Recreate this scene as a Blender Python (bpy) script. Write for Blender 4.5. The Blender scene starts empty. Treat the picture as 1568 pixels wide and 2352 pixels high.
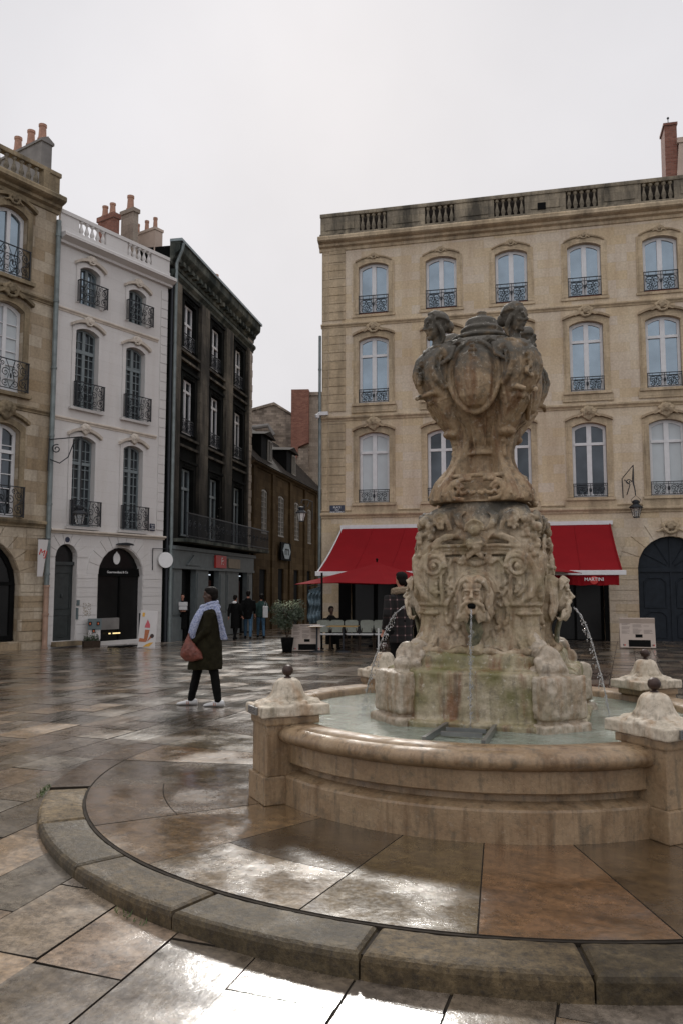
import bpy, bmesh, math, random
from mathutils import Vector, Matrix, noise
random.seed(7)
C = bpy.context.scene.collection
R = math.radians; PI = math.pi
# ---------------------------------------------------------------- camera
F = 1850.0; PITCH = math.atan(174 / F)
cd = bpy.data.cameras.new('camera'); cam = bpy.data.objects.new('camera', cd); C.objects.link(cam)
cam.location = (0, 0, 1.6); cam.rotation_euler = (PI/2 + PITCH, 0, 0)
cd.sensor_fit = 'VERTICAL'; cd.sensor_height = 36; cd.lens = 36 * F / 2352
cd.clip_end = 600; cd.clip_start = .05
bpy.context.scene.camera = cam
# ---------------------------------------------------------------- sky
SUN_EL, SUN_AZ = R(34), R(0)        # veiled sun, behind the scene and a little to the right
w = bpy.data.worlds.new('World'); bpy.context.scene.world = w; w.use_nodes = True
nt = w.node_tree; nt.nodes.clear()
out = nt.nodes.new('ShaderNodeOutputWorld'); bg = nt.nodes.new('ShaderNodeBackground')
sky = nt.nodes.new('ShaderNodeTexSky'); sky.sky_type = 'NISHITA'; sky.sun_disc = False
sky.sun_elevation = SUN_EL; sky.sun_rotation = SUN_AZ; sky.air_density = 1; sky.dust_density = 6; sky.ozone_density = 1
tc = nt.nodes.new('ShaderNodeTexCoord'); sep = nt.nodes.new('ShaderNodeSeparateXYZ')
nt.links.new(tc.outputs['Generated'], sep.inputs[0])
ramp = nt.nodes.new('ShaderNodeValToRGB')
e = ramp.color_ramp.elements
e[0].position = 0.0; e[0].color = (7.7, 7.6, 7.85, 1)
e[1].position = 1.0; e[1].color = (15, 14.7, 15, 1)
m_ = e.new(.40); m_.color = (7.2, 7.12, 7.4, 1)
m_ = e.new(.70); m_.color = (7.2, 7.12, 7.4, 1)
m_ = e.new(.82); m_.color = (11, 10.8, 11.1, 1)
nt.links.new(sep.outputs['Z'], ramp.inputs[0])
nz = nt.nodes.new('ShaderNodeTexNoise'); nz.inputs['Scale'].default_value = 2.2; nz.inputs['Detail'].default_value = 5
nt.links.new(tc.outputs['Generated'], nz.inputs['Vector'])
mul = nt.nodes.new('ShaderNodeMapRange'); mul.inputs[1].default_value = .3; mul.inputs[2].default_value = .7
mul.inputs[3].default_value = .95; mul.inputs[4].default_value = 1.12
nt.links.new(nz.outputs[0], mul.inputs[0])
mx = nt.nodes.new('ShaderNodeMix'); mx.data_type = 'RGBA'; mx.inputs[0].default_value = .985
nt.links.new(sky.outputs[0], mx.inputs[6]); nt.links.new(ramp.outputs[0], mx.inputs[7])
vm = nt.nodes.new('ShaderNodeVectorMath'); vm.operation = 'SCALE'
nt.links.new(mx.outputs[2], vm.inputs[0]); nt.links.new(mul.outputs[0], vm.inputs['Scale'])
# sky behind the camera brightened, added as fill for the camera-facing fronts
bk = nt.nodes.new('ShaderNodeMapRange'); bk.inputs[1].default_value = .1; bk.inputs[2].default_value = -.7
bk.inputs[3].default_value = 1; bk.inputs[4].default_value = 1.2
nt.links.new(sep.outputs['Y'], bk.inputs[0])
v2 = nt.nodes.new('ShaderNodeVectorMath'); v2.operation = 'SCALE'
nt.links.new(vm.outputs[0], v2.inputs[0]); nt.links.new(bk.outputs[0], v2.inputs['Scale'])
nt.links.new(v2.outputs[0], bg.inputs[0]); bg.inputs[1].default_value = .1
nt.links.new(bg.outputs[0], out.inputs[0])
# ---------------------------------------------------------------- sun through cloud
sd = bpy.data.lights.new('sun', 'SUN'); sd.energy = 2.2; sd.angle = R(8); sd.color = (1, .96, .9)
so = bpy.data.objects.new('sun', sd); C.objects.link(so)
sv = Vector((math.sin(SUN_AZ)*math.cos(SUN_EL), math.cos(SUN_AZ)*math.cos(SUN_EL), math.sin(SUN_EL)))
so.rotation_euler = sv.to_track_quat('Z', 'Y').to_euler()
sc = bpy.context.scene
sc.view_settings.view_transform = 'Standard'; sc.view_settings.look = 'None'
sc.view_settings.exposure = 0.0; sc.view_settings.gamma = 1
sc.render.engine = 'CYCLES'; sc.cycles.max_bounces = 6; sc.cycles.diffuse_bounces = 3; sc.cycles.glossy_bounces = 3
sc.cycles.transmission_bounces = 4; sc.cycles.caustics_reflective = False; sc.cycles.caustics_refractive = False

def gz(y):   # the square slopes a little towards the camera and towards the far street
    if y < 2.5: return -.13
    if y < 6.5: return -.13 * (6.5 - y) / 4
    if y < 12: return 0.0
    return -.0167 * (min(y, 45) - 12)

# ================================================================ materials
def lin(c):
    return tuple(((x/255)/12.92 if x/255 <= .04045 else ((x/255+.055)/1.055)**2.4) for x in c) + (1,)
class Mat:
    def __init__(s, name):
        s.m = bpy.data.materials.new(name); s.m.use_nodes = True; s.nt = s.m.node_tree
        s.b = s.nt.nodes['Principled BSDF']; s.tc = None
    def n(s, t, **kw):
        nd = s.nt.nodes.new('ShaderNode' + t)
        for k, v in kw.items():
            if k.startswith('_'): setattr(nd, k[1:], v)
            else: s.set(nd.inputs[k.replace('__', ' ')] if not k[0] == 'i' or not k[1:].isdigit() else nd.inputs[int(k[1:])], v)
        return nd
    def set(s, inp, v):
        if isinstance(v, bpy.types.NodeSocket): s.nt.links.new(v, inp)
        else: inp.default_value = v
    def obj(s):
        if not s.tc: s.tc = s.nt.nodes.new('ShaderNodeTexCoord')
        return s.tc.outputs['Object']
    def mapv(s, scale=(1, 1, 1), rot=(0, 0, 0), src=None):
        return s.n('Mapping', Vector=src or s.obj(), Scale=scale, Rotation=rot).outputs[0]
    def noise(s, sc, det=4, vec=None, rough=.55):
        return s.n('TexNoise', Vector=vec or s.obj(), Scale=sc, Detail=det, Roughness=rough).outputs[0]
    def rng(s, v, a, b, c=0., d=1.):
        return s.n('MapRange', i0=v, i1=a, i2=b, i3=c, i4=d).outputs[0]
    def mix(s, f, a, b, bt='MIX'):
        nd = s.nt.nodes.new('ShaderNodeMix'); nd.data_type = 'RGBA'; nd.blend_type = bt
        s.set(nd.inputs[0], f); s.set(nd.inputs[6], a); s.set(nd.inputs[7], b); return nd.outputs[2]
    def math(s, op, a, b=0.):
        nd = s.nt.nodes.new('ShaderNodeMath'); nd.operation = op; s.set(nd.inputs[0], a); s.set(nd.inputs[1], b); return nd.outputs[0]
    def bump(s, h, st=.5, d=.02, prev=None):
        nd = s.n('Bump', Strength=st, Distance=d, Height=h)
        if prev: s.nt.links.new(prev, nd.inputs['Normal'])
        s.nt.links.new(nd.outputs[0], s.b.inputs['Normal']); return nd.outputs[0]
    def fin(s, col=None, rough=None, **kw):
        if col is not None: s.set(s.b.inputs['Base Color'], col)
        if rough is not None: s.set(s.b.inputs['Roughness'], rough)
        for k, v in kw.items(): s.set(s.b.inputs[k.replace('_', ' ')], v)
        return s.m
def plain(name, c, rough=.5, var=.25, sc=8, metal=0., bump=0., **kw):
    if max(c[:3]) < .03 and rough > .55: kw.setdefault('Specular_IOR_Level', .1)
    if rough >= .9: kw.setdefault('Specular_IOR_Level', .15)
    m = Mat(name); nz = m.rng(m.noise(sc), .3, .7, 1-var, 1+var*.6)
    col = m.mix(1., c if len(c) == 4 else tuple(c)+(1,), nz, 'MULTIPLY')
    if bump: m.bump(m.noise(sc*4), bump, .01)
    return m.fin(col, rough, Metallic=metal, **kw)
def wall_stone(name, c1, c2, mort, bw=.85, rh=.33, stain=(.03, .028, .025, 1), st_lo=.55, st_hi=.8, st_amt=.6, block=.8, mw=.006, soot=None, mott=.78):
    m = Mat(name); o = m.obj()
    sp = m.n('SeparateXYZ', Vector=o); sx = m.math('ADD', sp.outputs[0], sp.outputs[1])
    v = m.n('CombineXYZ', X=sx, Y=sp.outputs[2]).outputs[0]
    br = m.n('TexBrick', Vector=v, Color1=(0, 0, 0, 1), Color2=(1, 1, 1, 1), Mortar=(.5, .5, .5, 1), Scale=1., _offset=.5)
    br.inputs['Mortar Size'].default_value = mw; br.inputs['Brick Width'].default_value = bw
    br.inputs['Row Height'].default_value = rh; br.inputs['Mortar Smooth'].default_value = .3
    f = m.math('ADD', m.math('MULTIPLY', m.n('SeparateColor', Color=br.outputs[0]).outputs[0], block), m.math('MULTIPLY', m.noise(1.1, 5), 1.1-block))
    col = m.mix(m.rng(f, .1, .9), c1, c2)
    col = m.mix(1., col, m.rng(m.noise(14, 6), .25, .75, mott, 2-mott-.08), 'MULTIPLY')
    st = m.rng(m.noise(1., 7, m.mapv((1.6, 1.6, .35)), .65), st_lo, st_hi, 0, st_amt)
    col = m.mix(st, col, stain)
    if soot: col = m.mix(m.rng(m.math('ADD', sp.outputs[2], m.math('MULTIPLY', m.noise(1.3, 5), 3.)), soot, soot+5, .92, 0), col, (.008, .0075, .0065, 1))
    col = m.mix(m.math('MULTIPLY', br.outputs[1], .65), col, mort)
    h = m.math('SUBTRACT', m.noise(30, 6), m.math('MULTIPLY', br.outputs[1], .9))
    m.bump(h, .45, .015)
    return m.fin(col, .88, Specular_IOR_Level=.06 if max(c2[:3]) < .14 else .22)
def L4(*c): return lin(c)
M = {}
M['rb'] = wall_stone('honey_limestone', (.57, .45, .285, 1), (.60, .52, .42, 1), (.44, .35, .25, 1), .8, .34, (.30, .20, .135, 1), .42, .75, .55, .7, .004)
M['rbt'] = wall_stone('limestone_trim', (.45, .345, .22, 1), (.54, .44, .31, 1), (.22, .17, .11, 1), 1.3, .5, (.07, .055, .04, 1), .44, .74, .7, .4)
M['rbb'] = wall_stone('weathered_balustrade_stone', (.25, .215, .165, 1), (.38, .32, .23, 1), (.08, .07, .05, 1), .7, .3, (.028, .027, .024, 1), .38, .66, .85, .6)
M['lb'] = wall_stone('left_beige_limestone', (.29, .215, .13, 1), (.46, .395, .305, 1), (.18, .135, .09, 1), .75, .34, (.06, .045, .035, 1), .46, .75, .6, .85, .005)
M['lbt'] = wall_stone('left_beige_trim', (.26, .20, .125, 1), (.36, .29, .19, 1), (.14, .11, .07, 1), 1.2, .4, (.03, .028, .022, 1), .40, .7, .8, .5)
M['wb'] = wall_stone('white_painted_stone', (.58, .56, .545, 1), (.63, .61, .595, 1), (.47, .44, .41, 1), 1.1, .36, (.42, .37, .32, 1), .5, .9, .5, .3, .003, None, .93)
M['wbt'] = plain('cream_painted_trim', (.56, .50, .43), .8, .18, 5, bump=.2)
M['bb'] = wall_stone('soot_black_stone', (.0035, .004, .004, 1), (.011, .012, .011, 1), (.006, .006, .006, 1), .9, .35, (.003, .003, .003, 1), .45, .7, .8, .6)
M['bbp'] = wall_stone('sooty_pier_stone', (.10, .09, .07, 1), (.22, .19, .15, 1), (.02, .018, .015, 1), .6, .4, (.012, .012, .012, 1), .36, .6, .85, .5, .006, 5.5)
M['bbc'] = wall_stone('sooty_cornice_stone', (.05, .065, .058, 1), (.17, .17, .14, 1), (.02, .02, .018, 1), .6, .4, (.012, .018, .017, 1), .36, .6, .9, .5)
M['bbe'] = wall_stone('pale_end_stone', (.26, .23, .20, 1), (.40, .35, .30, 1), (.1, .09, .08, 1), .5, .32, (.06, .05, .045, 1), .5, .8, .6, .6)
M['shop'] = plain('grey_green_shopfront_paint', (.115, .135, .14), .6, .2, 4)
M['sb'] = wall_stone('brown_street_stone', (.055, .036, .018, 1), (.10, .07, .038, 1), (.03, .02, .012, 1), .8, .33, (.02, .014, .009, 1), .45, .75, .7, .6)
M['rubble'] = wall_stone('rubble_stone', (.16, .13, .105, 1), (.36, .30, .245, 1), (.09, .075, .06, 1), .34, .16, (.06, .05, .042, 1), .45, .75, .75, .8)
M['pale'] = wall_stone('pale_far_stone', (.22, .18, .145, 1), (.34, .29, .24, 1), (.14, .12, .10, 1), .6, .3, (.10, .08, .07, 1), .5, .8, .6, .7)
M['brick'] = wall_stone('red_brick', (.17, .068, .048, 1), (.27, .125, .09, 1), (.18, .14, .12, 1), .22, .075, (.08, .03, .02, 1), .5, .8, .5, .8, .008)
M['clay'] = plain('terracotta_pot', (.36, .20, .14), .8, .25, 10)
M['render'] = plain('grey_chimney_render', (.20, .19, .18), .9, .2, 3, bump=.2)
M['cream'] = plain('cream_chimney_render', (.45, .36, .30), .9, .12, 3)
M['slate'] = wall_stone('slate_roof', (.02, .017, .015, 1), (.045, .038, .032, 1), (.01, .01, .01, 1), .3, .12, (.01, .01, .01, 1), .5, .8, .5, .7)
M['zinc'] = plain('zinc', (.20, .24, .25), .45, .2, 6, metal=.3)
M['pipe'] = plain('grey_downpipe', (.17, .20, .20), .5, .3, 4, metal=.2)
M['pipebrown'] = plain('rusted_pipe_base', (.34, .22, .16), .7, .3, 5)
M['iron'] = plain('black_wrought_iron', (.012, .015, .02), .5, .2, 20, metal=.2)
M['white'] = plain('white_window_paint', (.62, .62, .63), .5, .08, 6)
M['dull'] = plain('dull_beige_window_paint', (.25, .235, .21), .6, .15, 6)
M['greyblue'] = plain('grey_green_window_paint', (.16, .19, .20), .5, .15, 6)
M['glassb'] = plain('sky_reflecting_glass', (.25, .31, .36), .06, .18, 1.3, metal=.78)
M['glassd'] = plain('dark_window_glass', (.06, .07, .08), .06, .5, .9, metal=.6)
M['glassbk'] = plain('black_shop_glass', (.010, .010, .010), .25, .4, 1., 0., 0., Specular_IOR_Level=.2)
M['blind'] = plain('drawn_white_blind', (.46, .50, .52), .4, .06, 3)
M['redsill'] = plain('brown_red_sill', (.16, .05, .03), .6, .2, 5)
M['dark'] = plain('dark_interior', (.004, .004, .004), .8, .4, 3)
M['darkw'] = plain('dark_green_door_paint', (.022, .028, .028), .45, .3, 6)
M['navy'] = plain('dark_blue_grey_door_paint', (.014, .019, .026), .6, .3, 5, Specular_IOR_Level=.2)
M['sign'] = plain('enamel_blue', (.012, .02, .05), .35, .1, 5)
M['signw'] = plain('white_sign_paint', (.72, .72, .72), .5, .05, 5)
M['signg'] = plain('grey_lettering', (.30, .30, .30), .6, .05, 5)
M['redp'] = plain('red_paint', (.45, .02, .015), .5, .1, 5)
M['beige'] = plain('beige_board', (.24, .19, .13), .6, .15, 5)
M['red'] = None
m = Mat('red_awning_canvas'); o = m.noise(1.5, 4)
m.bump(m.noise(60, 2), .15, .004)
M['red'] = m.fin(m.mix(o, (.16, .003, .006, 1), (.22, .005, .009, 1)), .85, Specular_IOR_Level=.15)
M['skin'] = plain('dark_skin', (.055, .026, .016), .5, .2, 12)
M['skinl'] = plain('light_skin', (.42, .19, .13), .5, .15, 12)
M['hairb'] = plain('black_hair', (.008, .006, .005), .6, .4, 60, bump=.6)
M['olive'] = plain('dark_olive_wool', (.017, .015, .008), .95, .35, 14, bump=.3)
M['blk'] = plain('black_cloth', (.006, .006, .006), .9, .4, 14, bump=.2)
M['jeans'] = plain('blue_denim', (.06, .12, .19), .9, .3, 14)
M['greenc'] = plain('teal_cloth', (.03, .06, .055), .9, .3, 14)
M['shoe'] = plain('white_leather', (.50, .50, .50), .5, .1, 20)
M['copper'] = plain('copper_stripe', (.35, .12, .06), .5, .1, 20)
M['bag'] = plain('rust_leather', (.14, .036, .022), .55, .4, 14, bump=.6)
m = Mat('pale_blue_patterned_scarf')
v_ = m.rng(m.noise(55, 6, None, .7), .42, .62)
m.bump(m.noise(40), .5, .01)
M['scarf'] = m.fin(m.mix(v_, (.34, .37, .47, 1), (.10, .13, .26, 1)), .9)
m = Mat('black_plaid_wool')
sp = m.n('SeparateXYZ', Vector=m.obj())
def stripes(sock, per, wd):
    return m.math('LESS_THAN', m.math('FRACT', m.math('DIVIDE', sock, per)), wd)
sx = stripes(sp.outputs[0], .12, .16); sz = stripes(sp.outputs[2], .14, .16)
cr = m.math('MULTIPLY', sx, sz)
al = m.math('MAXIMUM', sx, sz)
col = m.mix(m.math('MULTIPLY', al, .35), (.006, .005, .005, 1), (.06, .03, .03, 1)); col = m.mix(cr, col, (.26, .18, .18, 1))
M['plaid'] = m.fin(col, .95)
M['fur'] = plain('beige_fleece', (.26, .20, .14), .95, .3, 40, bump=.8)
M['chair'] = plain('pale_woven_plastic', (.17, .18, .15), .6, .15, 30)
M['gold'] = plain('brass_edge', (.28, .17, .05), .4, .2, 20, metal=.5)
M['board'] = plain('cream_menu_board', (.42, .35, .30), .5, .08, 3)
M['boardw'] = plain('white_sign_board', (.52, .50, .49), .5, .06, 3)
M['ink'] = plain('menu_ink', (.10, .085, .08), .7, .1, 9)
M['plastic'] = plain('crumpled_blue_grey_plastic', (.10, .15, .18), .25, .5, 6, bump=.5)
M['leaf'] = plain('dark_leaf', (.025, .04, .015), .45, .5, 9)
M['leafl'] = plain('pale_leaf', (.26, .30, .18), .45, .4, 9)
M['bark'] = plain('bark', (.04, .028, .02), .9, .3, 20)
M['pink'] = plain('pink_ice', (.45, .08, .10), .6, .15, 12)
M['cone'] = plain('waffle_cone', (.36, .12, .05), .7, .2, 30)
M['choc'] = plain('chocolate_ice', (.03, .012, .008), .6, .15, 12)
M['yellow'] = plain('mustard_sauce', (.60, .33, .04), .6, .25, 14)
M['teal'] = plain('grey_teal_panel', (.10, .13, .135), .5, .15, 5)
M['orange'] = plain('orange_screen', (.55, .13, .05), .5, .3, 20)
def emit(name, c, s):
    m = Mat(name); return m.fin(c, .5, Emission_Color=c, Emission_Strength=s)
M['warm'] = emit('warm_lamp', (1, .55, .2, 1), 1.2)
M['warmy'] = emit('warm_strip_light', (1, .75, .35, 1), 1.0)
M['lampg'] = plain('painted_sky_lantern_glass', (.62, .62, .60), .2, .1, 5)  # pale colour stands in for sky reflected in clear panes
M['metal'] = plain('brushed_steel', (.32, .33, .34), .3, .2, 9, metal=.8)
M['rustball'] = plain('rusted_iron_ball', (.045, .024, .018), .45, .5, 25, metal=.3, bump=.3)
m = Mat('clear_running_water')
m.bump(m.noise(60, 3), .6, .01)
M['jet'] = m.fin((.93, .95, .97, 1), .05, IOR=1.33, Transmission_Weight=.75)

# carved limestone of the fountain
def carved(name, ca, cb, rust, z_dark0=None, z_dark1=None, green=0., wetz=None, pit=.35, pale=.5):
    m = Mat(name); g = m.nt.nodes.new('ShaderNodeNewGeometry'); P = g.outputs['Position']
    m.tcx = P
    n1 = m.noise(3.2, 7, P, .6)
    col = m.mix(m.rng(n1, .35, .68), ca, cb)
    vs = m.n('Mapping', Vector=P, Scale=(9, 9, 1.1)).outputs[0]
    st = m.noise(1., 6, vs, .6)
    col = m.mix(m.rng(st, .50, .66, 0, .85), col, rust)
    s2 = m.noise(1., 5, m.n('Mapping', Vector=P, Scale=(17, 17, 1.6), Location=(3, 1, 7)).outputs[0], .6)
    col = m.mix(m.rng(s2, .54, .70, 0, .55), col, (.06, .055, .04, 1))
    col = m.mix(1., col, m.rng(m.noise(38, 6, P, .7), .25, .75, .72, 1.18), 'MULTIPLY')
    if green: col = m.mix(m.rng(m.noise(4.5, 6, P), .5, .68, 0, green), col, (.14, .13, .045, 1))
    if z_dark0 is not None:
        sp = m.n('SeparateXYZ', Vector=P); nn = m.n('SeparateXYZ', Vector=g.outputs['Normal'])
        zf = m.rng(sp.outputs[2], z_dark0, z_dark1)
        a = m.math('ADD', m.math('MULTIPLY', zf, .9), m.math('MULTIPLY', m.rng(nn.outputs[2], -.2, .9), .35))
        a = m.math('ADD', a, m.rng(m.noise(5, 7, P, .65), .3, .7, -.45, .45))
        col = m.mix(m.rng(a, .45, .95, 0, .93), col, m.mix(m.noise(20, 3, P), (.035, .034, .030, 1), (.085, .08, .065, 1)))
    # lichen and dirt in blotches
    col = m.mix(m.rng(m.noise(11, 8, P, .72), .53, .68, 0, .62), col, (.085, .072, .048, 1))
    col = m.mix(m.rng(m.noise(24, 6, m.n('Mapping', Vector=P, Location=(5, 2, 9)).outputs[0], .7), .58, .70, 0, pale), col, (.62, .58, .50, 1))
    b1 = m.bump(m.noise(26, 8, P, .7), pit, .02)
    vo = m.n('TexVoronoi', Vector=P, Scale=46.).outputs[0]
    m.bump(m.rng(vo, 0, .22), .35, .008, b1)
    rr = .75 if wetz is None else m.rng(m.noise(6, 4, P), .35, .65, .25, .7)
    return m.fin(col, rr)
M['urn'] = carved('weathered_urn_limestone', (.27, .18, .095, 1), (.44, .33, .21, 1), (.16, .075, .03, 1), 2.95, 3.68)
M['ped'] = carved('pale_carved_limestone', (.29, .21, .125, 1), (.52, .43, .31, 1), (.19, .11, .055, 1), 1.9, 2.45, .35)
M['plinth'] = carved('algae_stained_limestone', (.20, .17, .07, 1), (.46, .39, .28, 1), (.17, .065, .022, 1), None, None, .9, 1, .5)
M['blockst'] = carved('pale_rough_limestone', (.36, .29, .21, 1), (.52, .45, .36, 1), (.28, .18, .10, 1), None, None, .2, 1, .6)
M['mask'] = carved('light_mascaron_limestone', (.40, .31, .21, 1), (.54, .46, .35, 1), (.34, .22, .13, 1), None, None, .1)
M['basin'] = carved('smooth_basin_limestone', (.245, .16, .088, 1), (.35, .25, .15, 1), (.13, .075, .035, 1), None, None, .05, 1, .18, .12)
M['cap'] = carved('pale_cap_limestone', (.50, .43, .33, 1), (.60, .53, .43, 1), (.40, .28, .18, 1), None, None, .15, None, .3)

# ================================================================ mesh helpers
def build(name, bm, mat, parent=None, smooth=False, recalc=True):
    if recalc: bmesh.ops.recalc_face_normals(bm, faces=bm.faces)
    me = bpy.data.meshes.new(name); bm.to_mesh(me); bm.free()
    for mm in (mat if isinstance(mat, list) else [mat]): me.materials.append(mm)
    if smooth:
        for p in me.polygons: p.use_smooth = True
    o = bpy.data.objects.new(name, me); C.objects.link(o)
    if parent: o.parent = parent
    return o
def tag(o, label=None, cat=None, group=None, kind=None):
    if label: o['label'] = label
    if cat: o['category'] = cat
    if group: o['group'] = group
    if kind: o['kind'] = kind
    return o
def empty(name, loc, rz, label, cat, group=None):
    o = bpy.data.objects.new(name, None); C.objects.link(o); o.empty_display_size = .2
    o.location = loc; o.rotation_euler = (0, 0, rz); return tag(o, label, cat, group)
def dup(o, parent=None, **kw):
    c = o.copy(); C.objects.link(c)
    if parent: c.parent = parent
    for k, v in kw.items(): setattr(c, k, v)
    for ch in [x for x in bpy.data.objects if x.parent == o]:
        dup(ch, c)
    return c
def box(bm, x0, x1, y0, y1, z0, z1, mat=None, bev=0):
    vs = [bm.verts.new(p) for p in ((x0,y0,z0),(x1,y0,z0),(x1,y1,z0),(x0,y1,z0),(x0,y0,z1),(x1,y0,z1),(x1,y1,z1),(x0,y1,z1))]
    if mat is not None:
        for v in vs: v.co = mat @ v.co
    fs = [bm.faces.new([vs[i] for i in q]) for q in ((3,2,1,0),(4,5,6,7),(0,1,5,4),(1,2,6,5),(2,3,7,6),(3,0,4,7))]
    if bev:
        es = list({e for f in fs for e in f.edges})
        bmesh.ops.bevel(bm, geom=es, offset=bev, segments=2, affect='EDGES', profile=.6)
    return vs
def ring_loft(bm, rings, cap=True, close=True):
    L = [[bm.verts.new(p) for p in r] for r in rings]
    n = len(L[0])
    for a, b in zip(L, L[1:]):
        for i in range(n if close else n-1):
            j = (i+1) % n
            try: bm.faces.new((a[i], a[j], b[j], b[i]))
            except ValueError: pass
    if cap and close:
        bm.faces.new(list(reversed(L[0]))); bm.faces.new(L[-1])
    return L
def lathe(bm, prof, n=24, c=(0, 0, 0), mat=None, sx=1, sy=1):
    rings = []
    for r, z in prof:
        r = max(r, .0005)
        ring = [Vector((c[0]+r*sx*math.cos(2*PI*i/n), c[1]+r*sy*math.sin(2*PI*i/n), c[2]+z)) for i in range(n)]
        if mat is not None: ring = [mat @ p for p in ring]
        rings.append(ring)
    ring_loft(bm, rings)
def tube(bm, pts, rad, n=8, flat=1.0):
    pts = [Vector(p) for p in pts]; m = len(pts)
    rad = rad if isinstance(rad, (list, tuple)) else [rad]*m
    rings = []; up = None
    for i, p in enumerate(pts):
        t = (pts[min(i+1, m-1)] - pts[max(i-1, 0)])
        if t.length < 1e-7: t = Vector((0, 0, 1))
        t.normalize()
        if up is None:
            up = Vector((0, 0, 1)) if abs(t.z) < .9 else Vector((0, 1, 0))
        u = (up - t*up.dot(t))
        if u.length < 1e-4: u = t.orthogonal()
        u.normalize(); up = u; v = t.cross(u)
        rings.append([p + (u*math.cos(2*PI*k/n)*flat + v*math.sin(2*PI*k/n))*rad[i] for k in range(n)])
    ring_loft(bm, rings)
def ell(bm, c, r, mat=None, seg=12, rg=8):
    if isinstance(r, (int, float)): r = (r, r, r)
    rings = []
    for j in range(rg+1):
        th = PI*(j+.02)/(rg+.04) if j in (0,) else (PI*(rg-.02)/rg if j == rg else PI*j/rg)
        rings.append([Vector((r[0]*math.sin(th)*math.cos(2*PI*i/seg), r[1]*math.sin(th)*math.sin(2*PI*i/seg), -r[2]*math.cos(th))) for i in range(seg)])
    for rr in rings:
        for p in rr:
            if mat is not None: p.xyz = mat @ p
            p += Vector(c)
    ring_loft(bm, rings)
def sweep_interp(tab, z):     # piecewise-linear with smoothstep lookup
    if z >= tab[0][0] and tab[0][0] > tab[-1][0]: return tab[0][1]
    t = sorted(tab)
    if z <= t[0][0]: return t[0][1]
    for (a, va), (b, vb) in zip(t, t[1:]):
        if z <= b:
            k = (z-a)/(b-a); return va + (vb-va)*k
    return t[-1][1]
def cat(tab, z):              # catmull smooth lookup
    t = sorted(tab)
    if z <= t[0][0]: return t[0][1]
    if z >= t[-1][0]: return t[-1][1]
    for i in range(len(t)-1):
        if z <= t[i+1][0]:
            a, b = t[i], t[i+1]; h = b[0]-a[0]; k = (z-a[0])/h
            ma = (b[1]-t[i-1][1])/(b[0]-t[i-1][0]) if i else (b[1]-a[1])/h
            mb = (t[i+2][1]-a[1])/(t[i+2][0]-a[0]) if i+2 < len(t) else (b[1]-a[1])/h
            return (2*k**3-3*k*k+1)*a[1]+(k**3-2*k*k+k)*h*ma+(-2*k**3+3*k*k)*b[1]+(k**3-k*k)*h*mb
def remesh(name, bm, mat, parent, vox=.01, smooth=3, disp=0., dsc=.06, fac=.5):
    bmesh.ops.recalc_face_normals(bm, faces=bm.faces)
    me = bpy.data.meshes.new(name); bm.to_mesh(me); bm.free()
    t = bpy.data.objects.new('tmp', me); C.objects.link(t)
    r = t.modifiers.new('r', 'REMESH'); r.mode = 'VOXEL'; r.voxel_size = vox; r.use_smooth_shade = True
    if smooth:
        s = t.modifiers.new('s', 'SMOOTH'); s.iterations = smooth; s.factor = fac
    if disp:
        tx = bpy.data.textures.new('t', 'CLOUDS'); tx.noise_scale = dsc; tx.noise_depth = 3
        d = t.modifiers.new('d', 'DISPLACE'); d.texture = tx; d.strength = disp; d.mid_level = .5
    dg = bpy.context.evaluated_depsgraph_get(); dg.update()
    me2 = bpy.data.meshes.new_from_object(t.evaluated_get(dg)); me2.name = name
    bpy.data.objects.remove(t); bpy.data.meshes.remove(me)
    me2.materials.clear(); me2.materials.append(mat)
    for p in me2.polygons: p.use_smooth = True
    o = bpy.data.objects.new(name, me2); C.objects.link(o)
    if parent: o.parent = parent
    return o
def text(name, body, size, mat, parent, loc, rot, align='CENTER', ext=.004):
    cu = bpy.data.curves.new(name, 'FONT'); cu.body = body; cu.size = size; cu.align_x = align; cu.align_y = 'CENTER'; cu.extrude = ext
    t = bpy.data.objects.new('tmp', cu); C.objects.link(t)
    dg = bpy.context.evaluated_depsgraph_get(); dg.update()
    me = bpy.data.meshes.new_from_object(t.evaluated_get(dg)); me.name = name
    bpy.data.objects.remove(t); me.materials.clear(); me.materials.append(mat)
    o = bpy.data.objects.new(name, me); C.objects.link(o); o.parent = parent; o.location = loc; o.rotation_euler = rot
    return o
def spiral(c, r0, r1, turns, a0, n=26, ax='xz', s=1):
    out = []
    for i in range(n+1):
        k = i/n; r = r0+(r1-r0)*k; a = a0+s*2*PI*turns*k
        if ax == 'xz': out.append((c[0]+r*math.cos(a), c[1], c[2]+r*math.sin(a)))
    return out

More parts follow.
